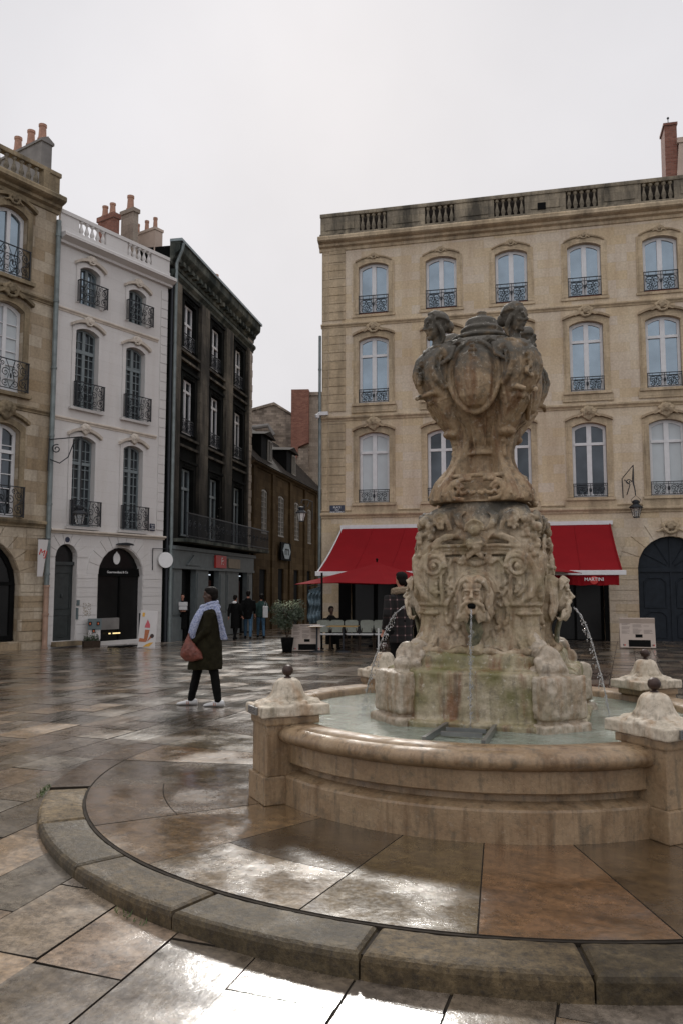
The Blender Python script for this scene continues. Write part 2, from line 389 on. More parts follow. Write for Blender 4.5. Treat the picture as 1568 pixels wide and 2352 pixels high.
# ================================================================ the square: ground, slabs
def rot2(x, y, a): return x*math.cos(a)-y*math.sin(a), x*math.sin(a)+y*math.cos(a)
TH = R(-19.3)
bm = bmesh.new()
ys = [-60, 0, 2.5, 4.5, 6.5, 9, 12, 20, 30, 45, 90, 200]
vr = [[bm.verts.new((x, y, gz(y)-.008)) for x in (-120, -20, 0, 20, 120)] for y in ys]
for a, b in zip(vr, vr[1:]):
    for i in range(4): bm.faces.new((a[i], a[i+1], b[i+1], b[i]))
def wet(name, ca, cb, r0, r1, attr=True, pits=.3, nscale=1.6, puddle=.5, spec=.5):
    m = Mat(name); g = m.nt.nodes.new('ShaderNodeNewGeometry'); P = g.outputs['Position']
    n1 = m.noise(nscale, 6, P, .6); f = m.rng(n1, .3, .7)
    if attr:
        at = m.n('Attribute', _attribute_name='slab')
        f = m.math('ADD', m.math('MULTIPLY', at.outputs['Fac'], .65), m.math('MULTIPLY', f, .4))
    col = m.mix(f, ca, cb)
    if attr: col = m.mix(1., col, m.n('Attribute', _attribute_name='tint').outputs['Color'], 'MULTIPLY')
    col = m.mix(1., col, m.rng(m.noise(26, 7, P, .72), .3, .7, .42, 1.45), 'MULTIPLY')
    vn = m.n('Mapping', Vector=m.n('Mapping', Vector=P, Rotation=(0, 0, .6)).outputs[0], Scale=(3, 11, 1)).outputs[0]
    col = m.mix(1., col, m.rng(m.noise(1., 7, vn, .68), .32, .68, .6, 1.3), 'MULTIPLY')
    dk = m.rng(m.noise(9, 8, P, .75), .52, .68, 0, .7)
    col = m.mix(dk, col, (.03, .022, .016, 1))
    pud = m.rng(m.noise(1.3, 5, P, .6), puddle-.1, puddle+.12)
    if attr: pud = m.math('MULTIPLY', pud, m.rng(at.outputs['Fac'], .0, 1., .55, 1.25))
    ro = m.math('ADD', m.math('MULTIPLY', pud, r1-r0), r0)
    ro = m.math('ADD', ro, m.rng(m.noise(40, 4, P), .3, .7, -.03, .05))
    b1 = m.bump(m.noise(22, 8, P, .7), m.rng(pud, 0, 1, .03, pits), .012)
    if name.endswith('paving_stone'):     # tooling and wear run along the courses
        lv = m.n('Mapping', Vector=m.n('Mapping', Vector=P, Rotation=(0, 0, -TH)).outputs[0], Scale=(9, 2.2, 1)).outputs[0]
        yy = m.n('SeparateXYZ', Vector=P).outputs[1]
        b1 = m.bump(m.noise(1., 4, lv, .6), m.rng(yy, 5.5, 9, .04, .38), .03, b1)
    b2 = m.bump(m.noise(2.3, 3, P), .12, .05, b1)
    if name.startswith('rough'): b2 = m.bump(m.noise(9, 6, P, .75), .5, .02, b2); col = m.mix(m.rng(m.noise(30, 5, P, .75), .52, .64, 0, .8), col, (.035, .028, .02, 1))
    m.fin(col, ro, Specular_IOR_Level=spec)
    m.set(m.b.inputs['Coat Weight'], m.rng(pud, 0, 1, 1., .45)); m.b.inputs['Coat Roughness'].default_value = .10; m.b.inputs['Coat IOR'].default_value = 2.2
    m.nt.links.new(b2, m.b.inputs['Coat Normal'])
    if name.startswith('rough'): m.set(m.b.inputs['Coat Weight'], m.rng(pud, 0, .6, .35, .0)); m.b.inputs['Coat IOR'].default_value = 1.5; m.b.inputs['Coat Roughness'].default_value = .2
    return m.m
M['slab'] = wet('wet_paving_stone', (.15, .122, .095, 1), (.37, .305, .24, 1), .18, .46, spec=.7)
M['plat'] = wet('wet_platform_slab', (.075, .052, .03, 1), (.27, .195, .115, 1), .16, .38, True, .35, 2.2, .52, .8)
M['kerb'] = wet('rough_kerb_stone', (.06, .045, .024, 1), (.23, .18, .11, 1), .42, .70, True, 1.0, 5.0, .36, .28)
M['joint'] = plain('dark_wet_joint', (.030, .024, .018), .9, .4, 12)
tag(build('ground', bm, M['joint']), kind='structure')

CX, CY = 1.26, 7.08
# slabs laid in long courses, each slab a little tilted and worn round its edge
bm = bmesh.new(); lay = (bm.loops.layers.color.new('slab'), bm.loops.layers.color.new('tint'))
TL = {}
TINTS = [(1, .95, .85), (1.1, .92, .70), (.85, .88, .85), (1.0, 1.0, 1.0), (.8, .72, .62), (1.15, 1.0, .85), (.65, .62, .55)]
def paint(f, lay, v, tint):
    for l in f.loops: l[lay[0]] = (v, v, v, 1); l[lay[1]] = tuple(min(1, .93*(x*.9)**.42) for x in tint)+(1,)
def slab(bm, lay, quad, zf, v, th=.03, tilt=.003, round_=.012, drop=.006):
    c = Vector((sum(p[0] for p in quad)/4, sum(p[1] for p in quad)/4))
    ax, ay, dz = random.uniform(-tilt, tilt), random.uniform(-tilt, tilt), random.uniform(-.002, .002)
    def H(x, y): return zf(x, y) + dz + (x-c.x)*ax + (y-c.y)*ay
    rings = []
    for ins, dd in ((0, th), (0, drop), (round_*.4, drop*.3), (round_, 0)):
        rr = []
        for p in quad:
            d = Vector((c.x-p[0], c.y-p[1])); l = d.length
            q = Vector((p[0], p[1])) + d*(ins*1.4/max(l, .05))
            rr.append(bm.verts.new((q.x, q.y, H(q.x, q.y)-dd)))
        rings.append(rr)
    fs = []
    n = len(quad)
    for a, b in zip(rings, rings[1:]):
        for i in range(n): fs.append(bm.faces.new((a[i], a[(i+1) % n], b[(i+1) % n], b[i])))
    fs.append(bm.faces.new(rings[-1])); tint = random.choice(TINTS)
    for f in fs: paint(f, lay, v, tint)
    for f in fs[:3*n]: f.material_index = 1      # the slab's sides are joint-coloured and dull
rs = random.Random(3)
xx = -34.0
while xx < 26:
    wd = rs.uniform(.40, .52); yy = -8 + rs.uniform(0, .6)
    while yy < 48:
        ln = rs.uniform(.55, 1.05)
        cxp, cyp = rot2(xx+wd/2, yy+ln/2, TH)
        if cyp > -1 and cyp < 47 and abs(cxp) < 3.2 + cyp*.55 and (cyp > 1.0):
            if math.hypot(cxp-CX, cyp-CY) > 3.05:
                g_ = .004 if cyp > 8 else .003
                q = [rot2(a, b, TH) for a, b in ((xx+g_, yy+g_), (xx+wd-g_, yy+g_), (xx+wd-g_, yy+ln-g_), (xx+g_, yy+ln-g_))]
                if cyp < 9: q = [(a+rs.uniform(-.006, .006), b+rs.uniform(-.006, .006)) for a, b in q]
                slab(bm, lay, q, lambda x, y: gz(y), rs.random(), tilt=.006 if cyp > 7 else .003, round_=.002, drop=rs.uniform(.0004, .0012))
        yy += ln
    xx += wd
tag(build('paving', bm, [M['slab'], M['joint']], recalc=False), kind='structure')

# round platform: kerb ring and radial slabs
def gapz(x, y): return .02
bm = bmesh.new(); lay = (bm.loops.layers.color.new('slab'), bm.loops.layers.color.new('tint'))
def arc_slab(bm, lay, r0, r1, a0, a1, z, v, th, rd, n=8, drop=.01, tint=None):
    pts = [(r0, a0+(a1-a0)*i/n) for i in range(n+1)] + [(r1, a1-(a1-a0)*i/n) for i in range(n+1)]
    rmid, amid = (r0+r1)/2, (a0+a1)/2
    dz = random.uniform(-.0005, .0005); tx, ty = random.uniform(-.0012, .0012), 0
    rings = []
    for ins, dd in ((0, th), (0, drop), (rd*.35, drop*.35), (rd, drop*.06), (rd*1.8, 0)):
        rr = []
        for r, a in pts:
            r_ = r + (ins if r < rmid else -ins)
            a_ = a + (1 if a < amid else -1)*min(ins/r, abs(a-amid))
            x, y = CX+r_*math.cos(a_), CY+r_*math.sin(a_)
            wob = (noise.noise(Vector((x*3, y*3, 2)))*.005+noise.noise(Vector((x*17, y*17, 5)))*.004)*(th > .05)
            rr.append(bm.verts.new((x, y, z-dd+dz+(x-CX)*tx*.3+wob)))
        rings.append(rr)
    m_ = len(pts); fs = []
    for a, b in zip(rings, rings[1:]):
        for i in range(m_): fs.append(bm.faces.new((a[i], a[(i+1) % m_], b[(i+1) % m_], b[i])))
    for i in range(n): fs.append(bm.faces.new((rings[-1][i], rings[-1][2*n+1-i], rings[-1][2*n-i], rings[-1][i+1])))
    tint = tint or random.choice(TINTS)
    for f in fs: paint(f, lay, v, tint)
    if th < .05:
        for f in fs[:4*m_]: f.material_index = 1
# joint positions measured on the photograph: kerb joints and slab joints seen near the front, then regular
def angs(lst, step):
    a = list(lst); x = lst[-1]
    while x + step*1.4 < lst[0] + 360: x += step; a.append(x)
    return a
kj = [188.5, 204, 219.6, 234.6, 250.9, 266.5, 283, 299.5, 316, 333, 350, 366]
for i, a in enumerate(kj):
    if i == len(kj)-1: break
    arc_slab(bm, lay, 3.295, 3.615, R(a)+.0012, R(kj[i+1])-.0012, .018, rs.random(), .17, .026, 40, .034, (1, .97, .9) if i % 2 else (1, .93, .82))
kerb = tag(build('kerb', bm, M['kerb'], recalc=True, smooth=False), kind='structure')
bm = bmesh.new(); lay = (bm.loops.layers.color.new('slab'), bm.loops.layers.color.new('tint'))
sj = angs([158, 171, 188, 207.8, 224, 243.5, 258.8, 275, 292], 17.5)
for i, a in enumerate(sj):
    b = sj[i+1] if i+1 < len(sj) else sj[0]+360
    cuts = [1.80, 2.72, 3.29] if a in (188, 224) else [1.80, 3.29]
    for q_, (c0, c1) in enumerate(zip(cuts, cuts[1:])):
        tn = {188: (1.15, .95, .7), 207.8: (1.1, .92, .68), 224: (.55, .5, .4) if q_ == 0 else (1, 1, 1), 243.5: (.85, .82, .6), 258.8: (1.1, .78, .58), 275: (.85, .72, .55), 171: (1.1, 1, .8)}.get(a)
        arc_slab(bm, lay, c0+.002, c1-.002, R(a)+.0008, R(b)-.0008, .02, rs.random() if a not in (258.8, 207.8) else .8, .03, .0012, 10, .0012, tn)
    if R(a) % (2*PI) < R(188) and R(a) % (2*PI) > R(5) or a < 188 or a > 366:
        arc_slab(bm, lay, 3.296, 3.61, R(a)+.0013, R(min(b, 188 if a < 188 else 999))-.0013, .019, rs.random(), .03, .002, 10, .0006)
tag(build('platform', bm, [M['plat'], M['joint']], recalc=True), kind='structure')
bm = bmesh.new(); lathe(bm, [(3.57, -.30), (3.57, -.004), (3.31, -.004), (3.31, .0155), (.01, .0155)], 96, (CX, CY, 0))
tag(build('platform_bed', bm, M['joint']), kind='structure')
# small tufts of weed at the kerb foot
bm = bmesh.new()
for k in range(90):
    a = R(rs.choice((187, 188, 189, 230))+rs.uniform(-2.2, 2.2)); r = 3.625+rs.uniform(0, .05)
    x, y = CX+r*math.cos(a), CY+r*math.sin(a); h = rs.uniform(.012, .035); d = rs.uniform(0, 6.28); z = gz(y)
    p = [(x, y, z), (x+.008*math.cos(d), y+.008*math.sin(d), z), (x+.02*math.cos(d+1), y+.02*math.sin(d+1), z+h)]
    bm.faces.new([bm.verts.new(q) for q in p])
tag(build('weeds', bm, plain('weed_green', (.06, .10, .02), .6)), 'tiny green weeds growing at the foot of the round kerb', 'weeds', kind='stuff')

# ================================================================ fountain
FT = empty('stone_fountain', (CX, CY, .02), TH, 'carved limestone fountain with urn, mask spouts and round basin', 'fountain')
FZ = -.02   # local z = world z - .02
def Z(z): return z + FZ
# --- basin wall
bm = bmesh.new()
prof = [(1.70, 0), (1.945, 0), (1.945, .19), (1.938, .205), (1.925, .21), (1.90, .218), (1.84, .235), (1.835, .27), (1.84, .288), (1.91, .292), (1.918, .30), (1.918, .435), (1.80, .445)]
N_ = 128
rings = [[(r*math.cos(2*PI*i/N_), r*math.sin(2*PI*i/N_), z) for i in range(N_)] for r, z in prof+[(1.70, .445), (1.70, 0)]]
ring_loft(bm, rings, cap=False)
bw = build('basin_wall', bm, M['basin'], FT)
bm = bmesh.new()
prof = [(1.68, .42), (1.92, .432), (1.965, .45), (1.99, .475), (1.995, .50), (1.985, .525), (1.955, .548), (1.92, .556), (1.905, .557), (1.90, .566), (1.76, .568), (1.70, .56), (1.68, .54), (1.68, .42)]
rings = [[(r*math.cos(2*PI*i/160)*(1+.0012*noise.noise(Vector((i*.5, z*9, 0)))), r*math.sin(2*PI*i/160), z+.003*noise.noise(Vector((i*.3, r*9, 3)))) for i in range(160)] for r, z in prof]
ring_loft(bm, rings, cap=False)
build('basin_rim', bm, M['basin'], FT, smooth=True)
bm = bmesh.new(); lathe(bm, [(1.72, .0), (1.72, .30), (.01, .30)], 64)
build('basin_floor', bm, M['plinth'], FT)
# --- corner posts on the diagonals
def post(q):
    a = R(45+90*q); mt = Matrix.Rotation(a, 4, 'Z')
    bm = bmesh.new()
    box(bm, 1.70, 2.10, -.175, .175, 0, .20, mt, .008)
    box(bm, 1.70, 2.075, -.155, .155, .20, .60, mt, .006)
    box(bm, 1.66, 2.09, -.17, .17, .565, .625, mt, .012)
    p = build('post', bm, M['basin'], FT)
    bm = bmesh.new(); box(bm, 1.58, 2.125, -.19, .19, .625, .705, mt, .008)
    # leafed bell on the slab
    rings = []
    n = 48
    for k, (r, z) in enumerate([(.255, .70), (.25, .712), (.205, .722), (.165, .735), (.135, .76), (.118, .795), (.108, .83), (.095, .862), (.075, .882), (.045, .892), (.001, .894)]):
        ring = []
        for i in range(n):
            an = 2*PI*i/n
            rr = r*(1+(.06*math.sin(an*8)*(1 if k < 5 else .3)) + .02*noise.noise(Vector((i*.7, z*30, q))))
            sxx = 1.02 if k > 4 else 1.04; syy = .98 if k > 3 else .74
            zz = z + (.010*math.sin(an*8+1)*(r > .15))
            ring.append(mt @ Vector((1.855+rr*math.cos(an)*sxx, rr*math.sin(an)*syy, zz)))
        rings.append(ring)
    ring_loft(bm, rings)
    for i in range(16):
        an = 2*PI*i/16; rr = .17
        c = mt @ Vector((1.855+rr*math.cos(an)*1.15, rr*math.sin(an)*.85, .722))
        ell(bm, c, (.04, .04, .016), None, 8, 5)
    cap_ = remesh('post_cap', bm, M['cap'], p, .0085, 2, .012, .05)
    bm = bmesh.new(); c = mt @ Vector((1.855, 0, 0))
    lathe(bm, [(.030, .888), (.026, .90), (.014, .905), (.014, .915)]+[(.043*math.sin(PI*t/12), .948-.043*math.cos(PI*t/12)) for t in range(2, 13)], 20, (c.x, c.y, 0))
    build('iron_ball', bm, M['rustball'], p, smooth=True)
    if q in (2, 3):
        bm = bmesh.new(); box(bm, 2.127, 2.140, -.09, .09, .640, .695, mt)
        pl = build('plaque', bm, M['metal'], p)
        bm = bmesh.new()
        for k in range(3):
            for j in range(7):
                if rs.random() < .85: box(bm, 2.141, 2.1415, -.078+j*.022, -.064+j*.022, .650+k*.014, .656+k*.014, mt)
        build('plaque_writing', bm, M['ink'], pl)
for q in range(4): post(q)
# --- plinth in the water
def face_mats(): return [Matrix.Rotation(k*PI/2, 4, 'Z') for k in range(4)]
bm = bmesh.new()
def octring(f, c, z, t=.2):
    pts = []
    for k in range(4):
        mt = Matrix.Rotation(k*PI/2, 4, 'Z')
        s = f - .0
        x = c*math.cos(PI/4)+t*math.sin(PI/4); y = c*math.sin(PI/4)-t*math.cos(PI/4)
        # from face (y=-f) going anticlockwise
        xb = min(x, f*1.02)
        for px, py in ((-.45*f/.78, -f), (.45*f/.78, -f)):
            pts.append(mt @ Vector((px, py, z)))
    return pts
ring_loft(bm, [octring(f, c, Z(z)) for f, c, z in ((.84, 1, .30), (.84, 1, .56), (.78, 1, .575), (.77, 1, .93), (.74, 1, .955), (.66, 1, .965), (.655, 1, 1.02), (.64, 1, 1.06), (.60, 1, 1.085), (.3, 1, 1.09))])
remesh('plinth', bm, M['plinth'], FT, .014, 2, .028, .09)
for q in range(4):
    mt = Matrix.Rotation(R(45+90*q), 4, 'Z'); bm = bmesh.new()
    box(bm, .50, 1.02, -.24, .24, Z(.30), Z(.58), mt, .02)
    box(bm, .50, 1.00, -.21, .21, Z(.60), Z(.93), mt, .03)
    rq = random.Random(40+q)
    # rocaille lumps heaped on the block
    for i in range(26):
        r = rq.uniform(.66, .88); t = rq.uniform(-.12, .12); z = .93 + rq.random()*(.27*(1-(r-.62)/.32))
        s = rq.uniform(.022, .055)
        ell(bm, mt @ Vector((r, t, Z(z))), (s, s*.9, s*1.1), None, 8, 6)
    ell(bm, mt @ Vector((.80, 0, Z(1.02))), (.10, .09, .14)); ell(bm, mt @ Vector((.84, .03, Z(.98))), (.09, .11, .08)); ell(bm, mt @ Vector((.68, 0, Z(1.10))), (.09, .09, .09)); ell(bm, mt @ Vector((.62, 0, Z(1.17))), (.07, .08, .08))
    remesh('corner_block', bm, M['blockst'], FT, .011, 2, .030, .07)
# --- pedestal
def lobes(bm, ftab, ctab, ztop, zbot, nz, wid, pw=1.4, n=200, wtab=None, ear=None):
    rings = []
    for j in range(nz+1):
        z = zbot + (ztop-zbot)*j/nz; f = cat(ftab, z); c = cat(ctab, z); wd = cat(wtab, z) if wtab else wid
        ring = []
        for i in range(n):
            a = 2*PI*i/n; d = (a % (PI/2)) - PI/4
            base = f/max(math.cos(((a+PI/4) % (PI/2))-PI/4), .70)**.35   # slightly squared core
            # lateral offset from the diagonal decides where the console is
            lat = c*math.sin(abs(d))
            k = 1-min(1, max(0, (lat-wd*.72)/(wd*.5)))
            k = k*k*(3-2*k)
            r = base + (c-base)*k
            if ear: r = max(base, min(r, c*ear/max(abs(math.cos(a)), abs(math.sin(a)))))
            # groove down the console's back
            r -= .018*math.exp(-(lat/(wd*.22))**2)*(c > f+.05)
            ring.append((r*math.cos(a), r*math.sin(a), Z(z)))
        rings.append(ring)
    ring_loft(bm, rings)
bm = bmesh.new()
ftab = [(1.06, .56), (1.12, .50), (1.2, .46), (1.5, .455), (1.8, .455), (1.93, .47), (1.98, .50), (2.02, .49), (2.1, .455), (2.2, .42), (2.3, .38), (2.335, .36)]
ctab = [(1.06, .70), (1.1, .68), (1.17, .60), (1.22, .555), (1.33, .575), (1.43, .62), (1.5, .66), (1.58, .69), (1.735, .715), (1.89, .685), (2.0, .645), (2.09, .615), (2.18, .60), (2.25, .55), (2.30, .44), (2.335, .37)]
lobes(bm, ftab, ctab, 2.335, 1.06, 70, .17, wtab=[(1.06, .16), (1.2, .145), (1.4, .15), (1.55, .165), (1.8, .185), (2.0, .17), (2.3, .14)], ear=.735)
def EY(z_): return -max(cat(ftab, z_), cat(ctab, z_)*.735)
def U(zx): return -.684+.001028*zx+.0     # zoomed photo column -> metres across the front
def V(zy): return Z(2.35-.001025*zy)
def P_(pts, y): return [Vector((U(a)+(0), y if len(p_) < 3 else p_[2], V(b))) for p_ in pts for a, b in [p_[:2]]]
for k, mt in enumerate(face_mats()):
    rk = random.Random(60+k)
    def T(pts, r, n=8): tube(bm, [mt @ Vector(p) for p in pts], r, n)
    def E_(c, r): ell(bm, mt @ Vector(c), r, mt.to_3x3().to_4x4(), 9, 6)
    ring_loft(bm, [[mt @ Vector((x, y, V(zy))) for x, y, zy in ((-.24, yo, 500), (.24, yo, 500), (.27, yo-.0, 700), (.335, yo+.02, 900), (.36, yo+.01, 1050), (.42, yo-.04, 1235), (-.42, yo-.04, 1235), (-.36, yo+.01, 1050), (-.335, yo+.02, 900), (-.27, yo-.0, 700))] for yo in (-.36, -.485)])
    for s in (-1, 1):
        X = lambda zx: s*abs(U(zx)-.01)     # mirrored about the axis
        # volute
        cx_, cz_ = s*.338, V(560); ey = EY(2.35-.001025*560)
        rr = .098; ringpts = [(rr*math.cos(t*PI/14)+cx_, rr*math.sin(t*PI/14)+cz_) for t in range(28)]
        ring_loft(bm, [[mt @ Vector((a, y_, b)) for a, b in ringpts] for y_ in (-.36, ey-.006)])
        sp_ = spiral((cx_, ey-.020, cz_), .090, .022, 1.7, (PI*.1 if s < 0 else PI*.9), 40, s=(1 if s < 0 else -1))
        T(sp_, [.0185-.005*i/40 for i in range(41)], 8)
        E_((cx_, ey-.034, cz_), .021)
        # ear-shaped band round the console flank
        band = [(435, 575), (405, 478), (345, 445), (275, 490), (222, 590), (212, 690), (255, 790), (330, 855), (400, 860), (408, 800), (400, 710), (400, 640)]
        T([(X(a), EY(2.35-.001025*b)-.012+.05*max(0, (260-a)/60), V(b)) for a, b in band], [.026, .032, .034, .034, .034, .034, .034, .032, .026, .020, .016, .012])
        T([(X(a), EY(2.35-.001025*b)-.004, V(b)) for a, b in [(290, 540), (268, 620), (275, 700), (310, 760), (362, 800)]], .013)
        for i in range(6): E_((X(rk.uniform(320, 370)), EY(1.65)+.004, V(rk.uniform(690, 790))), rk.uniform(.010, .02))
        # block moulding under the ear, foot scroll flaring outwards
        for zy, hw, yy in ((865, .085, .50), (905, .075, .485), (935, .085, .50)):
            E_((X(310), -yy+.04, V(zy)), (hw, .06, .022))
        T([(X(290), -.44, V(960)), (X(280), -.44, V(1050)), (X(270), -.46, V(1120)), (X(230), -.50, V(1180)), (X(165), -.55, V(1215))], [.045, .05, .05, .045, .03])
        T([(X(390), -.47, V(880)), (X(392), -.46, V(1000)), (X(380), -.47, V(1100)), (X(330), -.52, V(1190)), (X(250), -.56, V(1225))], [.014, .014, .016, .018, .02])
        # cartouche frame, wavy, with little curls
        fr = [(665, 545), (620, 525), (570, 490), (540, 505), (560, 545), (520, 500), (480, 510), (450, 560), (460, 620), (440, 680), (465, 715), (440, 740), (470, 800), (440, 850), (430, 930), (440, 1000), (500, 1040), (560, 1110), (600, 1160), (630, 1220)]
        T([(X(a), -.484, V(b)) for a, b in fr], [.026, .032, .034, .026, .022, .024, .024, .024, .02, .022, .022, .022, .02, .02, .02, .02, .02, .018, .018, .016], 8)
        for j_ in range(26):
            q_ = fr[min(19, j_*20//26)]; E_((X(q_[0]+rk.uniform(-14, 14)), -.494, V(q_[1]+rk.uniform(-14, 14))), rk.uniform(.010, .020))
        for a, b, rr in ((545, 520, .024), (450, 700, .018), (470, 780, .016), (435, 860, .018), (450, 1010, .02), (515, 1050, .018)):
            T(spiral((X(a), -.505, V(b)), rr, .004, 1.2, rk.random()*6, 12, s=s), .010, 5)
        # cornice lines
        for zy, yy, rr in ((395, .525, .016), (425, .515, .010), (455, .50, .014), (490, .48, .012)):
            T([(0, -yy, V(zy)), (s*.18, -yy, V(zy)), (s*.30, -yy-.005, V(zy+6)), (s*.36, -yy-.01, V(zy+10))], rr, 6)
        # acanthus sweeps above
        for q_ in range(5):
            o_ = q_*14
            T([(X(575-o_), -.49+.01*q_, V(345-o_*.3)), (X(525-o_), -.52, V(312+o_*.4)), (X(450-o_*.8), -.53, V(312+o_*.7)), (X(370), -.53, V(348+o_*1.0)), (X(285), -.53, V(410+o_*1.2))], [.008, .017, .018, .015, .006], 6)
        for q_ in range(4):
            o_ = q_*18
            T([(X(560+o_*.8), -.44-.01*q_, V(270)), (X(520+o_*.7), -.455, V(215)), (X(500+o_*.8), -.45, V(150)), (X(545+o_*.8), -.41, V(110))], [.012, .016, .016, .008], 6)
        # C-scroll and rosettes at the shoulder
        T([(X(470), -.48, V(270)), (X(455), -.50, V(210)), (X(430), -.49, V(150)), (X(385), -.47, V(118)), (X(345), -.46, V(135)), (X(335), -.47, V(170))], [.02, .022, .022, .022, .018, .012])
        T(spiral((X(385), -.50, V(185)), .055, .01, 1.4, 1.5, 20, s=-s), .014, 6)
        for i in range(9):
            a = rk.random()*6.28; rr = rk.uniform(.01, .05)
            E_((X(385)+rr*math.cos(a), -.51+rk.random()*.02, V(225)+rr*1.3*math.sin(a)), rk.uniform(.012, .026))
        for i in range(16):
            E_((s*rk.uniform(.36, .46), -rk.uniform(.40, .50), V(rk.uniform(150, 330))), rk.uniform(.02, .045))
        # side drop of leaves on the console
        for i in range(9):
            E_((s*rk.uniform(.435, .47), -rk.uniform(.46, .50), V(330+i*35)), (rk.uniform(.015, .03), .03, .028))
        # X-crossed ribs under the mask
        T([(X(490), -.492, V(1050)), (X(560), -.497, V(1110)), (X(610), -.505, V(1170)), (X(630), -.53, V(1225))], [.006, .012, .012, .010], 6)
        T([(X(600), -.50, V(1235)), (X(560), -.53, V(1195)), (X(500), -.535, V(1200)), (X(450), -.53, V(1235))], [.012, .016, .016, .012], 6)
    # central shell crest
    for i in range(11):
        a = PI*(i/10); r0, r1 = .03, .085
        T([(r0*math.cos(a), -.53, V(270)+r0*math.sin(a)), (r1*math.cos(a), -.545, V(270)+r1*math.sin(a))], [.008, .019], 6)
    E_((0, -.53, V(275)), (.055, .045, .045))
    E_((0, -.50, V(385)), (.10, .05, .075))
    for i in range(30):       # leaf tips fanning down from the shell
        a = R(-90+rk.uniform(-80, 80)); r1 = rk.uniform(.05, .105)
        T([(.03*math.cos(a), -.535, V(345)+.02*math.sin(a)), (r1*.7*math.cos(a), -.556-.01*rk.random(), V(350)+r1*.75*math.sin(a)), (r1*math.cos(a), -.548, V(350)+r1*math.sin(a)*1.15)], [.012, .017, .005], 6)
    for i in range(7):
        E_((-.06+.02*i, -.53, V(470-25*math.cos((i-3)*.7))), (.014, .02, .03))
    # niche shell behind the head
    ringn = [(.175*math.cos(t*PI/16), .175*math.sin(t*PI/16)) for t in range(17)]
    T([(a*1.03, -.497, V(770)+b) for a, b in ringn], .012, 7)
    E_((0, -.49, V(765)), (.165, .185, .160)); E_((0, -.48, V(890)), (.145, .15, .16)); E_((0, -.47, V(1010)), (.09, .09, .15))
    # rocaille relief ground
    for i in range(90):
        x = rk.uniform(-.26, .26); zy = rk.uniform(700, 1190)
        if abs(x) < .12: continue
        E_((x, -.488, V(zy)), (rk.uniform(.010, .022), .010, rk.uniform(.014, .035)))
    # drip tongue below the mask
    T([(0, -.54, V(930)), (.0, -.50, V(1050)), (0, -.51, V(1150)), (0, -.56, V(1230)), (0, -.62, V(1262))], [.05, .05, .06, .07, .06], 10)
    for s in (-1, 1):
        T([(s*.04, -.58, V(1235)), (s*.12, -.60, V(1215)), (s*.22, -.58, V(1250)), (s*.32, -.56, V(1225)), (s*.42, -.56, V(1235))], [.03, .035, .025, .03, .02])
ped = remesh('pedestal', bm, M['ped'], FT, .0072, 1, .008, .03, .4)
mm_ = Mat('dark_wet_moss'); g_ = mm_.nt.nodes.new('ShaderNodeNewGeometry'); mm_.bump(mm_.noise(40, 6, g_.outputs['Position'], .7), .8, .02)
M['moss'] = mm_.fin(mm_.mix(mm_.rng(mm_.noise(13, 6, g_.outputs['Position'], .7), .38, .62), (.045, .05, .028, 1), (.22, .20, .12, 1)), .35)
# --- mascarons: bearded faces with open mouths
def face(bm, mt, s=1., beard=True, hair=True, seed=1):
    """head about .24*s high, looking along -y, centred between the eyes' level and the chin"""
    rk = random.Random(seed)
    def E_(c, r):
        r = (r, r, r) if isinstance(r, (int, float)) else r
        ell(bm, mt @ (Vector(c)*s), tuple(x*s for x in r), mt.to_3x3().to_4x4(), 12, 8)
    def T(pts, r, n=7): tube(bm, [mt @ (Vector(p)*s) for p in pts], [x*s for x in r] if isinstance(r, list) else r*s, n)
    E_((0, .03, .035), (.075, .09, .095))                 # skull
    E_((0, -.01, -.02), (.058, .06, .075))                # jaw
    E_((0, -.048, -.075), (.024, .022, .020))             # chin
    E_((0, -.052, .065), (.058, .022, .028))              # forehead
    for e_ in (-1, 1):
        E_((e_*.028, -.064, .040), (.026, .012, .008))    # brow
        E_((e_*.028, -.056, .022), (.014, .012, .010))    # eyeball
        E_((e_*.036, -.046, -.008), (.022, .020, .018))   # cheek
        E_((e_*.011, -.074, -.008), (.009, .010, .007))   # nostril wing
        E_((e_*.072, .015, .010), (.010, .018, .026))     # ear
    T([(0, -.062, .042), (0, -.074, .020), (0, -.090, -.004), (0, -.075, -.012)], [.009, .011, .014, .010])
    if beard:
        for e_ in (-1, 1):
            T([(0, -.072, -.025), (e_*.03, -.068, -.03), (e_*.06, -.055, -.05), (e_*.072, -.05, -.085)], [.010, .014, .014, .007])
            for i in range(7):
                T([(e_*(.028+.008*i), -.052+.004*i, -.055-.004*i), (e_*(.036+.009*i), -.055+.006*i, -.085-.006*i), (e_*(.026+.010*i), -.05+.008*i, -.115-.010*i*.4), (e_*(.036+.009*i), -.03+.008*i, -.150+.006*i)], [.010, .012, .011, .004], 6)
            T([(e_*.024, -.060, -.042), (e_*.03, -.062, -.065), (e_*.018, -.06, -.088), (0, -.06, -.095)], [.010, .011, .011, .010])
    else:
        E_((0, -.066, -.034), (.020, .010, .006)); E_((0, -.064, -.046), (.017, .010, .006))
    if hair:
        for i in range(34):
            a = PI*i/33; rr = .085+rk.uniform(-.006, .012)
            E_((rr*math.cos(a), -.03+rk.uniform(-.01, .02), .05+rr*.75*math.sin(a)), rk.uniform(.016, .028))
        for e_ in (-1, 1):
            for i in range(6):
                T([(e_*(.075+.006*i), -.02, .07-.01*i), (e_*(.09+.008*i), -.03, .02), (e_*(.085+.012*i), -.03, -.05), (e_*(.10+.008*i), -.02, -.10)], [.012, .015, .014, .006])
